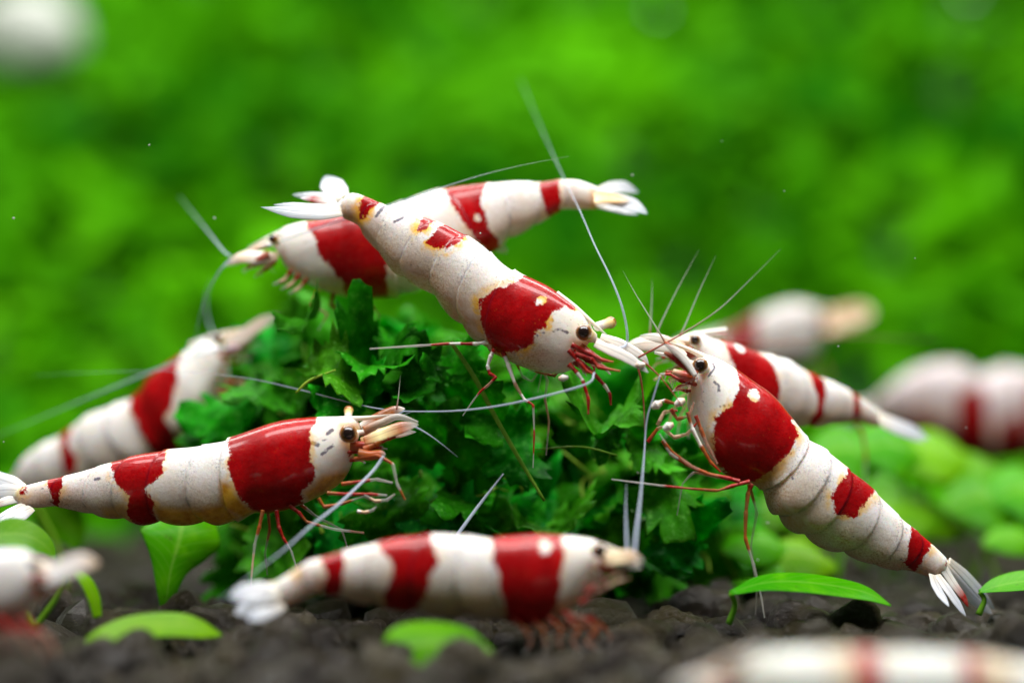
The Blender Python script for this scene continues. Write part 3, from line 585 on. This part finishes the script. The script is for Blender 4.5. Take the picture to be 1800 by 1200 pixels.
# --- far shrimps
h = Shrimp('very blurred white shrimp with tan head parts in the green behind the pair',
  [(1454,552,1448,605),(1430,537,1425,636),(1395,530,1385,655),(1355,540,1350,662),(1320,558,1318,665),(1285,576,1285,660),(1250,588,1250,650),(1220,598,1220,642),(1190,606,1190,635)], 5.0, 5.2, 4,
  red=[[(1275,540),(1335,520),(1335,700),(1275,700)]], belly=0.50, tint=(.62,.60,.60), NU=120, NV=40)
h.eye(1446, 548, 9, -.12, (.3, -1, .4)); h.head((1446, 556), (70, -8), (4, -36), .95, cols=[TAN, TAN, TAN, TAN])
h.blade('antennal_scale', [(1448,572),(1480,560),(1510,552),(1535,548)], -.1, [24,30,28,14], [TAN,(.5,.30,.12,1),(.5,.32,.14,1),TAN], wdir=np.array([0,.45,.9]))
for i in range(4): h.leg([(1440 - 24 * i, 630), (1455 - 22 * i, 660), (1440 - 24 * i, 690), (1450 - 22 * i, 720)], 0., [BRN, CLR, CL], (7, 6, 4))
i_ = Shrimp('very blurred pale shrimp with rusty bands among the round leaves behind the soil',
  [(1882,692,1876,720),(1860,665,1850,770),(1820,650,1810,805),(1765,643,1755,812),(1722,655,1715,812),(1685,636,1680,800),(1640,638,1630,780),(1600,652,1590,760),(1570,672,1565,745),(1548,692,1545,735),(1530,706,1528,730)], 5.6, 5.3, 3,
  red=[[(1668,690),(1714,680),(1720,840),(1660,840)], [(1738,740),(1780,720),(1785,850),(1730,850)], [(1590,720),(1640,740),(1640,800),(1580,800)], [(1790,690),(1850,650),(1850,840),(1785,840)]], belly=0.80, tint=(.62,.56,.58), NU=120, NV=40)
for q in range(5): i_.leg([(1830 - 36 * q, 790), (1815 - 34 * q, 820), (1835 - 36 * q, 850), (1822 - 34 * q, 880)], 0., [BRN, CLR, CL], (8, 7, 5))
i_.eye(1874, 682, 10, -.15, (.2, -1, .3)); i_.head((1876, 690), (80, 10), (4, -40), 1.0)
i_.fan([([(1532,715),(1500,720),(1465,735)], 0., [12,16,6], FWc), ([(1532,720),(1505,732),(1475,748)], .1, [10,14,6], FWc)])

# --- near shrimps
j = Shrimp('blurred white headed shrimp on the soil, its scale pointing over a green stalk',
  [(76,990,76,1024),(58,972,66,1060),(30,965,40,1088),(-10,965,0,1106),(-60,965,-55,1112),(-115,972,-110,1110),(-170,980,-165,1108),(-230,985,-226,1105),(-290,990,-286,1100),(-350,1000,-346,1092),(-410,1015,-408,1085),(-470,1030,-468,1080),(-520,1045,-518,1078)], -1.9, -1.6, 4,
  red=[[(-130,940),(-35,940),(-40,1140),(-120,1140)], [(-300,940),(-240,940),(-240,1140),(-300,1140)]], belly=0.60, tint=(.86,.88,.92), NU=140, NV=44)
j.eye(60, 990, 9, -.16, (.3, -1, .1), (66, 996, -.08)); j.head((62, 996), (80, 4), (4, -40), .95, rostrum=True)
j.blade('antennal_scale', [(68,1018),(100,1006),(140,990),(174,990)], -.1, [12,18,17,7], [WH,(.9,.88,.88,1),(.9,.82,.78,1),TAN], wdir=np.array([0,.45,.9]))
j.leg([(66,1050),(90,1040),(115,1030),(130,1026)], -.08, [RDT, CLR, CLR, CLR], (9,8,7,3), 'mouth_limb')
for q in range(5): j.leg([(40 - 22 * q, 1085), (58 - 20 * q, 1105), (85 - 22 * q, 1120), (105 - 24 * q, 1160)], -.14 + .06 * (q % 2), [RD, RDT, CLR, CLR], (8, 7, 6, 4))
j.fan([([(-515,1062),(-545,1070),(-580,1085)], 0., [12,16,6], FWc), ([(-515,1058),(-545,1056),(-585,1062)], .1, [12,16,6], FWc)])
k = Shrimp('extremely blurred red and white shrimp lying lowest of all across the front soil',
  [(1280,1180,1276,1225),(1310,1154,1300,1280),(1370,1144,1360,1310),(1450,1140,1440,1330),(1540,1142,1530,1335),(1640,1144,1630,1330),(1740,1152,1730,1325),(1840,1168,1830,1315),(1940,1190,1930,1305),(2040,1215,2030,1300),(2120,1245,2115,1298)], -3.7, -3.5, 4,
  red=[[(1496,1100),(1536,1100),(1540,1400),(1490,1400)], [(1684,1100),(1712,1100),(1716,1400),(1680,1400)], [(1860,1100),(1960,1100),(1960,1400),(1860,1400)]], och=[([(1450,1100),(1497,1100),(1492,1400),(1450,1400)],.45), ([(1712,1100),(1770,1100),(1770,1400),(1712,1400)],.45)], tint=(.78,.82,.79), NU=140, NV=44)
k.eye(1290, 1176, 16, -.16, (-.3, -1, .1)); k.head((1290, 1180), (-110, 10), (6, -60), 1.0)
for q in range(5): k.leg([(1340 + 45 * q, 1290), (1325 + 45 * q, 1315), (1335 + 45 * q, 1330)], -.1, [RDT, CLR, CL], (6, 5, 3))
k.fan([([(2112,1270),(2150,1275),(2200,1285)], 0., [14,20,8], FWc), ([(2112,1275),(2150,1285),(2190,1296)], .08, [12,18,8], FWc)])

# ------------------------------------------------------------------ soil
def nz(x, y, s=1.0):
    return (np.sin(x * 1.3 * s + 1.7 * np.sin(y * .9 * s)) + np.sin(y * 1.7 * s + 1.3 * np.sin(x * 1.1 * s + 2)) + .6 * np.sin((x + y) * 2.9 * s + .5)) / 2.6
def soil_z(x, y): return -.125 + .05 * nz(x, y, .9) - .22 * np.clip(-2.0 - y, 0, 3)
gx = np.linspace(-26, 26, 131); gy = np.linspace(-14, 30, 111)
X, Y = np.meshgrid(gx, gy, indexing='ij'); V = np.stack([X, Y, soil_z(X, Y)], -1).reshape(-1, 3)
F = [(i * 111 + q, (i + 1) * 111 + q, (i + 1) * 111 + q + 1, i * 111 + q + 1) for i in range(130) for q in range(110)]
soil = new_obj('soil', V, F, M_SOIL); tag(soil, 'dark brown bed of aquarium soil under the shrimps', kind='structure')

def icosphere(sub):
    import bmesh
    bm = bmesh.new(); bmesh.ops.create_icosphere(bm, subdivisions=sub, radius=1)
    V = np.array([v.co[:] for v in bm.verts]); F = [tuple(v.index for v in f.verts) for f in bm.faces]; bm.free(); return V, F
IV, IF = icosphere(4); IV2, IF2 = icosphere(2)
def lump(V, seed, amp=.34):
    r = np.random.default_rng(seed); d = np.zeros(len(V))
    for fq, am in ((1.6, 1), (3.2, .55), (6.5, .34), (13, .20), (24, .10)):
        for _ in range(4):
            k_ = r.normal(size=3); k_ /= np.linalg.norm(k_); d += am * np.sin(V @ k_ * fq + r.uniform(0, 6.28)) / 2.4
    for _ in range(5):                                    # a few flattened faces
        k_ = r.normal(size=3); k_ /= np.linalg.norm(k_); q = V @ k_; d -= np.clip(q - .62, 0, 1) * .9
    return V * (1 + amp * d)[:, None]
def lump_mesh(seed, hi=True):
    me = bpy.data.meshes.new('granule'); Vv = lump(IV if hi else IV2, seed)
    me.from_pydata([tuple(v) for v in Vv], [], IF if hi else IF2); me.polygons.foreach_set('use_smooth', [True] * len(me.polygons)); me.materials.append(M_SOIL); return me
gm = [lump_mesh(s_) for s_ in range(10)]
spots_ = []
yy = -4.6
while yy < 11.5:
    hw = .20 * (D + yy) + .5; xx = -hw
    while xx < hw:
        spots_.append((xx + random.uniform(-.09, .09), yy + random.uniform(-.08, .08))); xx += .21
    yy += .18
cand = [p for p in spots_ if -3.2 < p[1] < 1.6 and abs(p[0]) < .183 * (D + p[1])]
random.shuffle(cand); cand.sort(key=lambda p: 0 if -2.6 < p[1] < .9 else 1); near_set = set(cand[:300])
Vs, Fs, off = [], [], 0
for (x, y) in spots_:
    r = random.choice((.07, .08, .09, .11, .13, .16, .19)); z = float(soil_z(x, y)) + random.uniform(-.07, .06)
    sc = (r * random.uniform(.9, 1.25), r * random.uniform(.9, 1.2), r * random.uniform(.7, .95)); rot = [random.uniform(0, 6.28) for _ in range(3)]
    if (x, y) in near_set:
        o = bpy.data.objects.new('granule', random.choice(gm)); C.objects.link(o); o.parent = soil
        o.location = (x, y, z); o.scale = sc; o.rotation_euler = rot
    else:
        Mx = np.array(Matrix.Rotation(rot[2], 3, 'Z') @ Matrix.Rotation(rot[0], 3, 'X'))
        Vv = lump(IV2, random.randrange(40)) * np.array(sc) @ Mx.T + np.array([x, y, z])
        Vs.append(Vv); Fs += [tuple(i + off for i in t) for t in IF2]; off += len(Vv)
rest = new_obj('granule', np.vstack(Vs), Fs, M_SOIL, soil); rest['kind'] = 'stuff'; rest['label'] = 'many further soil granules'

# ------------------------------------------------------------------ pile of wilted leaf
def scrap_mesh(seed, th=.010):
    r = np.random.default_rng(seed); nr, na = 10, 54
    ph = np.arange(na) / na * 2 * np.pi
    rad = 1 + .28 * np.sin(ph * 2 + r.uniform(0, 6)) + .16 * np.sin(ph * 3 + r.uniform(0, 6)) + .08 * np.sin(ph * 7 + r.uniform(0, 6)) + .13 * r.normal(size=na)
    V = [np.zeros((1, 2))]
    for i in range(1, nr + 1): V.append(np.stack([np.cos(ph) * rad, np.sin(ph) * rad], 1) * i / nr)
    V = np.vstack(V); x, y = V[:, 0], V[:, 1]; z = np.zeros(len(x))
    for fq, am in ((.9, .26), (1.6, .15), (3.0, .06), (6.5, .022)):
        for _ in range(2):
            a_ = r.uniform(0, 6.28); z += am * np.sin((x * np.cos(a_) + y * np.sin(a_)) * fq * 2 + r.uniform(0, 6.28))
    cu = r.uniform(-.5, .9); a_ = r.uniform(0, 6.28); u = x * np.cos(a_) + y * np.sin(a_)
    z += cu * np.abs(u) ** 2.2 * .55
    fold = r.uniform(.4, 1.0); w = -x * np.sin(a_) + y * np.cos(a_); z += np.where(w > fold * .4, (w - fold * .4) * r.uniform(-1.3, 1.3), 0)
    rr = np.hypot(x, y); an = np.arctan2(y, x); z += .10 * np.clip(rr - .55, 0, 1) * np.sin(an * r.integers(7, 12) + r.uniform(0, 6)) + .05 * np.clip(rr - .7, 0, 1) * np.sin(an * 17 + r.uniform(0, 6))
    P = np.stack([x * .92, y * .92, z], 1)
    F = [(0, 1 + q, 1 + (q + 1) % na) for q in range(na)]
    for i in range(nr - 1):
        for q in range(na):
            a1 = 1 + i * na + q; b1 = 1 + i * na + (q + 1) % na; F.append((a1, a1 + na, b1 + na, b1))
    me = bpy.data.meshes.new('tmp'); me.from_pydata([tuple(p) for p in P], [], F)
    nrm = np.zeros(len(P) * 3); me.vertices.foreach_get('normal', nrm); nrm = nrm.reshape(-1, 3)
    m = len(P); P2 = np.vstack([P + nrm * th, P - nrm * th]); F2 = F + [tuple(i + m for i in f_[::-1]) for f_ in F]
    o0 = 1 + (nr - 1) * na
    F2 += [(o0 + q, o0 + m + q, o0 + m + (q + 1) % na, o0 + (q + 1) % na) for q in range(na)]
    bpy.data.meshes.remove(me)
    me = bpy.data.meshes.new('leaf'); me.from_pydata([tuple(p) for p in P2], [], F2); me.polygons.foreach_set('use_smooth', [True] * len(me.polygons)); me.materials.append(M_WILT)
    return me
sm = [scrap_mesh(100 + q) for q in range(14)]
pile_c = at(800, 985, 1.0); pile = empty('leaf_pile', (pile_c[0], pile_c[1], 0), 'heap of crumpled wilted green leaf that the shrimps feed on', 'leaf pile', None)
def scrap(px, py, Y, r, nrm=None, spin=None, seed=None):
    p = at(px, py, Y); o = bpy.data.objects.new('leaf', sm[random.randrange(len(sm)) if seed is None else seed % len(sm)]); C.objects.link(o); o.parent = pile
    o.location = Vector(p) - pile.location
    nv = Vector(nrm if nrm is not None else (random.gauss(0, .5), -1 + random.gauss(0, .4), random.gauss(.3, .5))).normalized()
    q = nv.to_track_quat('Z', 'Y'); o.rotation_mode = 'QUATERNION'
    o.rotation_quaternion = q @ Vector((0, 0, 1)).rotation_difference(Vector((0, 0, 1))) @ Matrix.Rotation(random.uniform(0, 6.28) if spin is None else spin, 3, 'Z').to_quaternion()
    o.scale = (r, r * random.uniform(.75, 1.15), r * random.uniform(.8, 1.3))
def top_of(px):      # outline of the heap in the photograph
    return np.interp(px, [300, 360, 420, 500, 540, 600, 700, 760, 860, 960, 1060, 1150, 1230, 1290], [760, 700, 640, 545, 510, 545, 565, 550, 620, 655, 690, 700, 800, 960])
random.seed(21); cnt = 0
while cnt < 200:
    px = random.uniform(350, 1265); t0 = top_of(px) + 30; py = t0 + (1010 - t0) * random.random() ** 1.15
    if ((px - 1010) / 115) ** 2 + ((py - 830) / 85) ** 2 < 1 and random.random() < .95: continue
    if px < 460 and py > 870: continue
    if px > 1130 and py > 840 and random.random() < .5: continue
    fy = (py - t0) / (1010 - t0); edge = abs(px - 800) / 480
    Y = .42 + 1.1 * (1 - fy) ** 1.5 * .8 + .9 * edge ** 2 + random.uniform(0, .55)
    up_ = .25 + 1.3 * (1 - fy)
    scrap(px, py, Y, random.choice((.10, .14, .18, .24, .32)) * random.uniform(.85, 1.2), (random.gauss((px - 800) / 700, .45), -.9 + random.gauss(0, .35), up_ + random.gauss(0, .4))); cnt += 1
for q in range(46):      # inner leaves that close the heap
    px = random.uniform(430, 1230); t0 = top_of(px) + 60; py = random.uniform(t0, 1010)
    scrap(px, py, random.uniform(1.3, 2.2), random.uniform(.25, .42))
for (px, py, Y, r, nr_) in ((585,640,.22,.20,(-.2,-.8,.7)),(540,560,.45,.16,(-.3,-.8,.5)),(650,625,.25,.22,(.1,-.8,.8)),(735,655,.25,.20,(0,-.9,.5)),(700,590,.35,.20,(.1,-.6,.9)),(800,640,.3,.16,(.1,-.9,.4)),(620,690,.3,.22,(0,-1,.3)),
                         (840,720,.3,.22,(.2,-1,.2)),(900,790,.35,.24,(.3,-1,.1)),(740,760,.35,.22,(0,-1,.3)),(820,830,.4,.26,(0,-1,.2)),(680,900,.35,.24,(-.1,-1,.3)),(600,930,.45,.24,(0,-1,.5)),(760,900,.4,.22,(.1,-1,.3)),(980,925,.5,.22,(0,-.7,.8)),(1090,930,.5,.20,(.1,-.8,.6)),
                         (1070,735,.3,.20,(0,-.6,.8)),(1060,770,.35,.14,(-.4,-.8,.3)),(1180,870,.4,.24,(.2,-1,.2)),(1200,950,.5,.24,(.1,-1,.2)),(1140,780,.45,.20,(.3,-1,.3)),(1120,960,.55,.26,(0,-1,.3)),(880,940,.5,.26,(0,-1,.4)),(400,735,.9,.22,(-.5,-.7,.7)),(350,770,1.0,.18,(-.5,-.7,.6)),(450,690,.7,.20,(-.4,-.8,.5))):
    scrap(px, py, Y, r, nr_)
part('stem', loft([at(792,600,.12), at(832,660,.1), at(872,735,.1), at(912,805,.08), at(957,880,.06)], [.013, .015, .014, .013, .009], n=30, nv=8), M_STEM, pile, np.array(pile.location))
part('stem', loft([at(520,690,.1), at(545,668,.1), at(590,650,.12)], [.006, .009, .006], n=16, nv=6), M_STEM, pile, np.array(pile.location))
part('stem', loft([at(1085,800,.1), at(1020,785,.15), at(940,790,.2)], [.007, .006, .004], n=16, nv=6), M_STEM, pile, np.array(pile.location))

for q in range(70):      # thin torn fibres
    px = random.uniform(380, 1240); t0 = top_of(px); py = random.uniform(t0 + 10, 960); ed = abs(px - 800) / 480; fy = (py - t0) / (1010 - t0)
    Y0 = .25 + .9 * (1 - max(fy, 0)) ** 1.5 + .8 * ed ** 2; a0 = random.uniform(0, 6.28); ln = random.uniform(25, 85)
    pts = [at(px + math.cos(a0) * ln * t_ + random.gauss(0, 8), py + math.sin(a0) * ln * t_ + random.gauss(0, 8) + 25 * t_ * t_, Y0 + random.uniform(-.05, .1)) for t_ in (0, .33, .66, 1)]
    part('fibre', loft(pts, [.006, .009, .007, .003], n=16, nv=5), random.choice([M_STEM, M_WILT, M_WILT]), pile, np.array(pile.location))
# ------------------------------------------------------------------ carpet plants: strap and round leaves
def plant(label, leaves, Y, foot, name='carpet_plant', group=None):
    """leaves: list of (pixel centre line, half widths px, width direction, cup); foot: pixel of the root"""
    base = at(foot[0], foot[1], Y); base[2] = min(base[2], .02); root = empty(name, base, label, 'plant', group); sc = (D + Y) / 5000
    for (pts, dy, w, wd, cup) in leaves:
        dy = np.broadcast_to(dy, (len(pts),)); P = np.array([at(x, y, Y + q) for (x, y), q in zip(pts, dy)])
        w = np.asarray(w, float) * sc; w = crom(w[:, None], 26)[:, 0].clip(.004)
        V, F_, _ = loft(P, w, np.clip(w * .09, .004, .02), wdir=wd, n=26, nv=24, cup=cup)
        new_obj('leaf', V - base, F_, M_LEAF, root, attrs={'acr': np.tile(np.cos(np.arange(24) / 24 * 2 * np.pi), 26), 'aln': np.repeat(np.linspace(0, 1, 26), 24)})
        a0 = P[0]
        if np.linalg.norm(a0 - base) > .06:
            mid = (a0 + base) / 2 + np.array([.03, 0, .02]); part('stem', loft([a0, mid, base], [.014, .016, .02], n=12, nv=7), M_LEAF, root, base)
    return root
U = np.array
plant('bright green strap leaf arching over the soil in front of the level shrimp', [([(126,1162),(165,1128),(225,1105),(300,1098),(350,1104),(390,1116)], U([0,.02,.05,.1,.15,.2]), [14,30,36,36,28,3], U([0,.86,.5]), .04)], -1.2, (118,1180), 'strap_leaf_plant')
plant('bright green strap leaf arching over the soil below the right hand shrimp', [([(1284,1042),(1340,1026),(1400,1024),(1470,1032),(1525,1044),(1566,1064)], U([-.05,0,.05,.1,.1,.1]), [8,26,34,34,26,3], U([0,.90,.42]), .04)], -.42, (1281,1056), 'strap_leaf_plant')
plant('green leaf tip rising from the soil beside the tail fan on the soil', [([(1722,1040),(1760,1030),(1810,1024),(1880,1030)], U([0,.03,.06,.1]), [6,30,40,40], U([0,.92,.36]), .12)], .1, (1720,1054), 'strap_leaf_plant')
plant('upright spoon shaped leaf on a broad stalk below the level shrimp', [([(292,1075),(294,1040),(300,1000),(310,965),(318,935),(325,905)], U([0,0,.02,.05,.1,.2]), [9,18,32,56,72,58], U([1,.3,.1]), .25)], .35, (292,1085), 'spoon_leaf_plant')
plant('round glossy leaf curled over the soil before the broad banded shrimp', [([(668,1168),(695,1146),(740,1134),(795,1132),(832,1138),(866,1146)], U([0,0,.05,.1,.1,.1]), [16,46,56,50,34,5], U([0,.6,.75]), -.2)], -1.75, (672,1185), 'round_leaf_plant')
plant('dark green leaf arching behind the blurred white headed shrimp', [([(-40,955),(0,942),(40,942),(75,958),(98,982)], U([0,.0,.05,.1,.1]), [20,40,44,34,4], U([0,.85,.5]), .1), ([(125,1000),(150,1020),(165,1050),(172,1085)], U([0,0,0,0]), [10,14,14,10], U([.6,.7,.1]), 0)], -.7, (60,1100), 'strap_leaf_plant')
plant('pale green leaf blurred behind the tail fan at the side of the level shrimp', [([(60,880),(85,895),(115,925),(140,965)], U([0,.1,.2,.2]), [20,44,44,10], U([.5,.6,.5]), .1)], 1.6, (120,1010))
bl = 'blurred bright green round leaf plant behind the right hand shrimp'
for n_, (lv, Y) in enumerate([
    ([(1330,960,60,26),(1400,985,70,30)], 1.4), ([(1490,800,66,44),(1560,790,60,40)], 2.2), ([(1640,800,70,38),(1700,830,76,30)], 3.0), ([(1730,885,70,42),(1800,870,60,44)], 2.6),
    ([(1590,900,90,36),(1650,920,60,24)], 2.9), ([(1545,860,60,30),(1480,870,50,30)], 3.4), ([(1780,950,50,20)], 2.2), ([(1420,930,60,26),(1370,900,50,24)], 2.5)]):
    lab = ['round leaf plant under the belly of the shrimp resting its tail', 'round leaf plant below the slim stretched tail', 'round leaf plant under the pale rusty banded shrimp', 'glossy round leaf plant lit bluish at the soil edge',
           'low broad leaf plant above the bare soil behind the tail', 'small round leaf plant between the slim tail and the banded abdomen', 'lowest small leaf plant on the bare soil slope', 'round leaf plant half hidden behind the shrimp abdomen'][n_]
    plant('blurred green ' + lab, [([(x - hw_, y + hh_ * .3), (x - hw_ * .5, y), (x, y - hh_ * .2), (x + hw_ * .5, y), (x + hw_, y + hh_ * .35)], U([0,.03,.05,.07,.1]), [8, hh_ * 1.6, hh_ * 2, hh_ * 1.6, 8], U([0, .8, .6]), -.15) for (x, y, hw_, hh_) in lv], Y, (lv[0][0] - 20, lv[0][1] + 140), 'round_leaf_plant')

# ------------------------------------------------------------------ green bank behind
HOL = [(230,270,.9),(160,340,.8),(290,480,.9),(1230,400,1.0),(1300,440,.8),(1650,210,.9),(1750,260,.8),(660,90,.4),(1330,130,.5),(80,620,.6),(1560,640,.9),
       (110,460,-.6),(430,160,-.5),(1690,540,-.9),(1140,240,-.5),(1750,80,-.5),(300,600,-.7),(1050,200,-.4),(40,700,-.6)]
def pockets(x, y):
    t = np.clip((y - 7.5) / 12.5, 0, 2); z = -.2 + 8.2 * t ** .95; d = D + y
    q = np.zeros(np.shape(x))
    for hx, hy, am in HOLP: q = q + am * np.exp(-(((x - hx) / .75) ** 2 + ((y - hy) / 1.0) ** 2))
    return q
def _bz0(px, py):
    for q in np.linspace(7.6, 24, 300):
        p = at(px, py, q)
        if p[2] < -.2 + 8.2 * ((q - 7.5) / 12.5) ** .95: break
    return p[0], q
HOLP = [(*_bz0(x_, y_), a_) for x_, y_, a_ in HOL]
def bank_z(x, y):
    t = np.clip((y - 7.5) / 12.5, 0, 2)
    return -.2 + 8.2 * t ** .95 + (.75 * nz(x + 3, y * 1.1, .62) + .45 * nz(x * 1.1 - 5, y + 2, 1.35)) * np.clip(t * 5, 0, 1) - .6 * pockets(x, y)
bx = np.linspace(-20, 20, 121); by = np.linspace(7.2, 27, 71)
X, Y = np.meshgrid(bx, by, indexing='ij'); V = np.stack([X, Y, bank_z(X, Y) - .25], -1).reshape(-1, 3)
F = [(i * 71 + q, (i + 1) * 71 + q, (i + 1) * 71 + q + 1, i * 71 + q + 1) for i in range(120) for q in range(70)]
bank = new_obj('bank', V, F, M_BASE); tag(bank, 'sloping bank of soil hidden under the green carpet', kind='structure')
nl = 26000
lx = rng.uniform(-17, 17, nl); ly = rng.uniform(6.6, 25, nl); lz = bank_z(lx, np.maximum(ly, 7.2)) + rng.normal(0, .16, nl) + .08
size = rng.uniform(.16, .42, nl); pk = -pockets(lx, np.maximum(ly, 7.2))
nrm = np.stack([rng.normal(0, .55, nl), -.45 + rng.normal(0, .5, nl), .8 + rng.normal(0, .45, nl)], 1); nrm /= np.linalg.norm(nrm, axis=1)[:, None]
ta = np.cross(nrm, rng.normal(size=(nl, 3))); ta /= np.linalg.norm(ta, axis=1)[:, None]; tb = np.cross(nrm, ta)
ctr = np.stack([lx, ly, lz], 1)
shp = [(-1, 0, 0), (-.45, .5, .12), (.4, .48, .12), (1, 0, -.15), (.4, -.48, .12), (-.45, -.5, .12)]
Vl = np.stack([ctr + (ta * u_ + tb * v_ + nrm * w_) * size[:, None] for u_, v_, w_ in shp], 1).reshape(-1, 3)
Fl = [f_ for i in range(0, nl * 6, 6) for f_ in ((i, i + 1, i + 2, i + 3), (i, i + 3, i + 4, i + 5))]
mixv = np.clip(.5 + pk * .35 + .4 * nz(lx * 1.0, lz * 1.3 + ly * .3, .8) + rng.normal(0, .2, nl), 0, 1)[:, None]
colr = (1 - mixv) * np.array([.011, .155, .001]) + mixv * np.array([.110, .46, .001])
colr = np.concatenate([np.repeat(colr, 6, 0), np.ones((nl * 6, 1))], 1)
bl_ = new_obj('moss_carpet', Vl, Fl, M_BANK, None, smooth=False, attrs={'col': colr}); tag(bl_, 'out of focus bright green carpet plants covering the bank behind', 'moss', kind='stuff')
def on_bank(px, py):
    for q in np.linspace(7.3, 24, 400):
        p = at(px, py, q)
        if p[2] < bank_z(p[0], q): return p
    return p
p = on_bank(45, 75)
st_ = new_obj('pebble', lump(IV, 77, .12) * np.array([.62, .5, .5]), IF, M_STONE); st_.location = Vector(p) + Vector((0, -.35, .1)); tag(st_, 'pale rounded pebble lodged in the green bank', 'pebble')

random.seed(5)
for px, py in ((530, 222), (1152, 42), (1690, 15)):
    p = on_bank(px, py); o = new_obj('air_bubble', IV * .045, IF, M_BUB); o.location = Vector(p) + Vector((0, -.45, .1)); tag(o, 'tiny air bubble clinging to the green carpet, its glint painted as pale colour', 'bubble', 'air bubbles on the green carpet')
part('leaf_fibre', loft([at(800,945,-.1), at(840,890,.0), at(885,832,.1)], [.012, .010, .004], n=16, nv=6, cols=[FE, FE, FE]), M_FEEL, pile, np.array(pile.location))

Vs, Fs, off = [], [], 0
for q in range(16):          # dust drifting in the water
    p = at(random.uniform(0, 1800), random.uniform(200, 1050), random.uniform(-.6, .5)); Vv = lump(IV2, q) * random.uniform(.003, .0065) + p
    Vs.append(Vv); Fs += [tuple(i + off for i in t) for t in IF2]; off += len(Vv)
tag(new_obj('floating_dust', np.vstack(Vs), Fs, M_STONE), 'tiny pale specks of dust drifting in the water', 'dust', kind='stuff')
